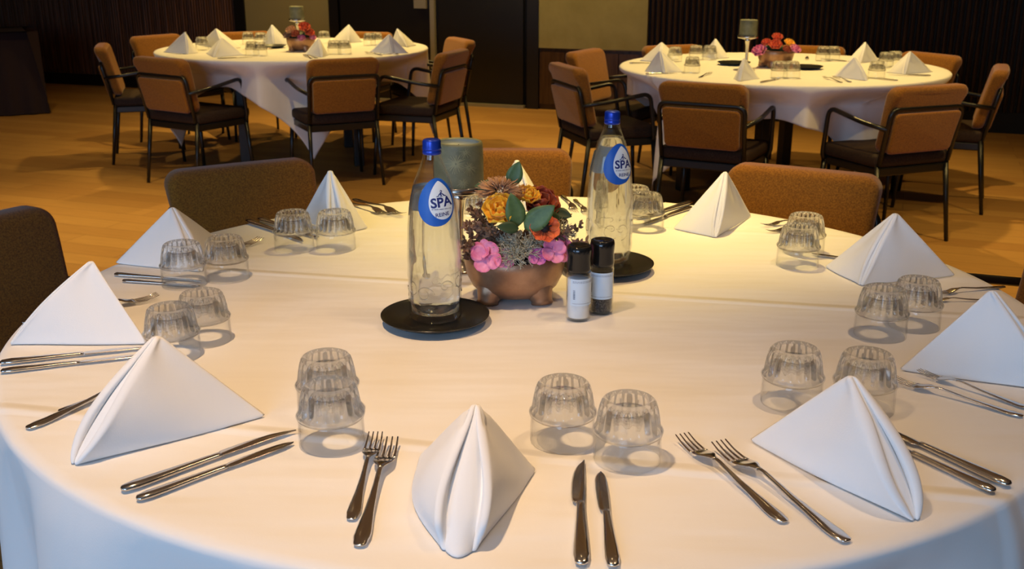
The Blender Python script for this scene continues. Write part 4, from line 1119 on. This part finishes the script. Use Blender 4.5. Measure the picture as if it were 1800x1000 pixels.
# brown dried sprigs left and right with small leaflets
def sprig(c, d, ln, mt, n=9, w_=0.010):
    bm = bmesh.new(); d = d.normalized(); pts = []
    for i in range(n): pts.append(c + d*ln*i/(n-1) + Vector([rr.gauss(0, 0.002) for _ in range(3)]))
    tube(bm, pts, 0.0008, 4)
    for i, p in enumerate(pts[1:]):
        for _ in range(3):
            e_ = (d*0.6 + Vector([rr.gauss(0, 0.8) for _ in range(3)])).normalized(); leaf(bm, p, e_, Vector((0, -1, 0.4)) + Vector([rr.gauss(0, 0.3) for _ in range(3)]), w_*rr.uniform(0.8, 1.3), w_*0.5)
    return solid(obj('dried_sprig', bm, mt, fa), 0.0006)
for px, py, dy, d, ln, mt in ((985, 425, -0.02, (0.9, -0.2, 0.9), 0.050, 'brown_sprig'), (995, 430, -0.03, (1, -0.3, 0.25), 0.040, 'brown_sprig'), (978, 412, 0.0, (0.6, 0, 1.2), 0.040, 'brown_sprig'), (968, 405, 0.02, (0.5, 0.2, 1), 0.035, 'brown_sprig'),
                              (862, 432, -0.03, (-0.8, -0.2, 0.9), 0.055, 'mauve_sprig'), (850, 436, -0.03, (-1, -0.2, 0.25), 0.040, 'brown_sprig'), (858, 418, -0.01, (-0.9, 0, 0.7), 0.045, 'brown_sprig'), (868, 410, -0.01, (-0.4, 0, 1.2), 0.050, 'mauve_sprig'),
                              (870, 400, -0.03, (-0.9, -0.2, 0.6), 0.045, 'brown_sprig'), (845, 455, -0.05, (-0.9, -0.5, 0.3), 0.030, 'mauve_sprig'), (862, 385, 0.0, (-0.6, 0, 0.9), 0.035, 'mauve_sprig'), (880, 415, -0.05, (-0.3, -0.6, 0.4), 0.035, 'brown_sprig'),
                              (840, 425, -0.02, (-0.7, -0.1, 0.9), 0.035, 'mauve_sprig'), (852, 405, -0.02, (-0.5, -0.2, 1.0), 0.045, 'mauve_sprig'), (846, 440, -0.06, (-0.8, -0.4, 0.7), 0.038, 'brown_sprig'),
                              (862, 420, -0.05, (-0.7, -0.3, 0.9), 0.045, 'mauve_sprig'), (838, 445, -0.04, (-1, -0.2, 0.5), 0.030, 'mauve_sprig'), (870, 430, -0.06, (-0.5, -0.4, 0.8), 0.040, 'brown_sprig'),
                              (858, 395, 0.0, (-0.8, 0, 0.8), 0.040, 'brown_sprig'), (990, 440, -0.04, (0.8, -0.3, 0.6), 0.035, 'mauve_sprig'), (975, 425, -0.05, (0.7, -0.3, 0.8), 0.040, 'brown_sprig')):
    sprig(fp(px, py, dy), Vector(d), ln, M[mt])
bm = bmesh.new()
for k in range(170):
    a = rr.uniform(0, 2*PI); r_ = 0.078*math.sqrt(rr.uniform(0, 1)); p = Vector((r_*math.cos(a), r_*math.sin(a), 0.078 + 0.035*(1-(r_/0.08)**2)))
    leaf(bm, p, Vector((math.cos(a)+rr.gauss(0, 0.6), math.sin(a)+rr.gauss(0, 0.6), 0.8)), Vector((0, -1, 0.6)), rr.uniform(0.014, 0.026), rr.uniform(0.006, 0.011))
solid(obj('filler_leaves', bm, M['brown_sprig'], fa)).__setitem__('kind', 'stuff')
tag(fa, 'arrangement of yellow, orange and pink flowers, green leaves and grey lichen in the copper bowl', 'flowers', 'flower arrangements')

def rear_flowers(loc, label, spec, sc=1.0):
    e = empty('flower_arrangement', loc)
    obj('foam', lathe([(0, 0.086), (0.05, 0.084), (0.078, 0.072), (0, 0.05)], 20), M['soil'], e)
    global fa
    keep = fa; fa = e
    for (x, y, z, r_, mt, nm) in spec: rose(Vector((x, y, z)), Vector((x*4, -0.5+y, 0.8)), r_, M[mt], nm, 3, 1.1)
    bm = bmesh.new()
    for k in range(40):
        a = rr.uniform(0, 2*PI); q = 0.07*math.sqrt(rr.uniform(0, 1)); leaf(bm, Vector((q*math.cos(a), q*math.sin(a), 0.08)), Vector((math.cos(a)*0.8, math.sin(a)*0.8, 1)), Vector((0, -1, 0.5)), rr.uniform(0.03, 0.055), 0.02)
    o = solid(obj('leaves', bm, M['darkleaf'], e)); o['kind'] = 'stuff'
    fa = keep; tag(e, label, 'flowers', 'flower arrangements')
q = on(1362, 118); bowl((q.x, q.y, TH+0.001), R(20), 'copper footed bowl of flowers on the rear right table', 1.08)
rear_flowers((q.x, q.y, TH+0.001), 'orange and pink flower arrangement in the bowl on the rear right table',
             [(-0.095, -0.03, 0.075, 0.040, 'pink', 'pink_bloom'), (-0.02, -0.05, 0.11, 0.036, 'orange', 'orange_bloom'), (-0.06, -0.02, 0.125, 0.026, 'orange', 'orange_bloom'), (0.0, 0.0, 0.15, 0.030, 'orange', 'orange_bloom'),
              (0.06, -0.02, 0.12, 0.030, 'yellow', 'yellow_bloom'), (0.085, -0.05, 0.09, 0.032, 'pink', 'pink_bloom'), (0.04, -0.06, 0.09, 0.026, 'rust', 'rust_bloom')])
q = on(529, 90); bowl((q.x, q.y+0.02, TH+0.001), R(-10), 'copper footed bowl of flowers on the rear left table', 1.0)
rear_flowers((q.x, q.y+0.02, TH+0.001), 'red and pink flower arrangement in the bowl on the rear left table',
             [(0.035, -0.04, 0.135, 0.040, 'orange', 'orange_bloom'), (0.065, -0.04, 0.105, 0.032, 'orange', 'orange_bloom'), (0.02, -0.075, 0.075, 0.026, 'pink', 'pink_bloom'), (0.085, -0.05, 0.08, 0.022, 'pink', 'pink_bloom'),
              (-0.05, -0.03, 0.12, 0.034, 'tan', 'tan_bloom'), (-0.07, -0.04, 0.09, 0.030, 'mauve_sprig', 'dried_bloom'), (-0.02, -0.06, 0.10, 0.030, 'rust', 'rust_bloom')])
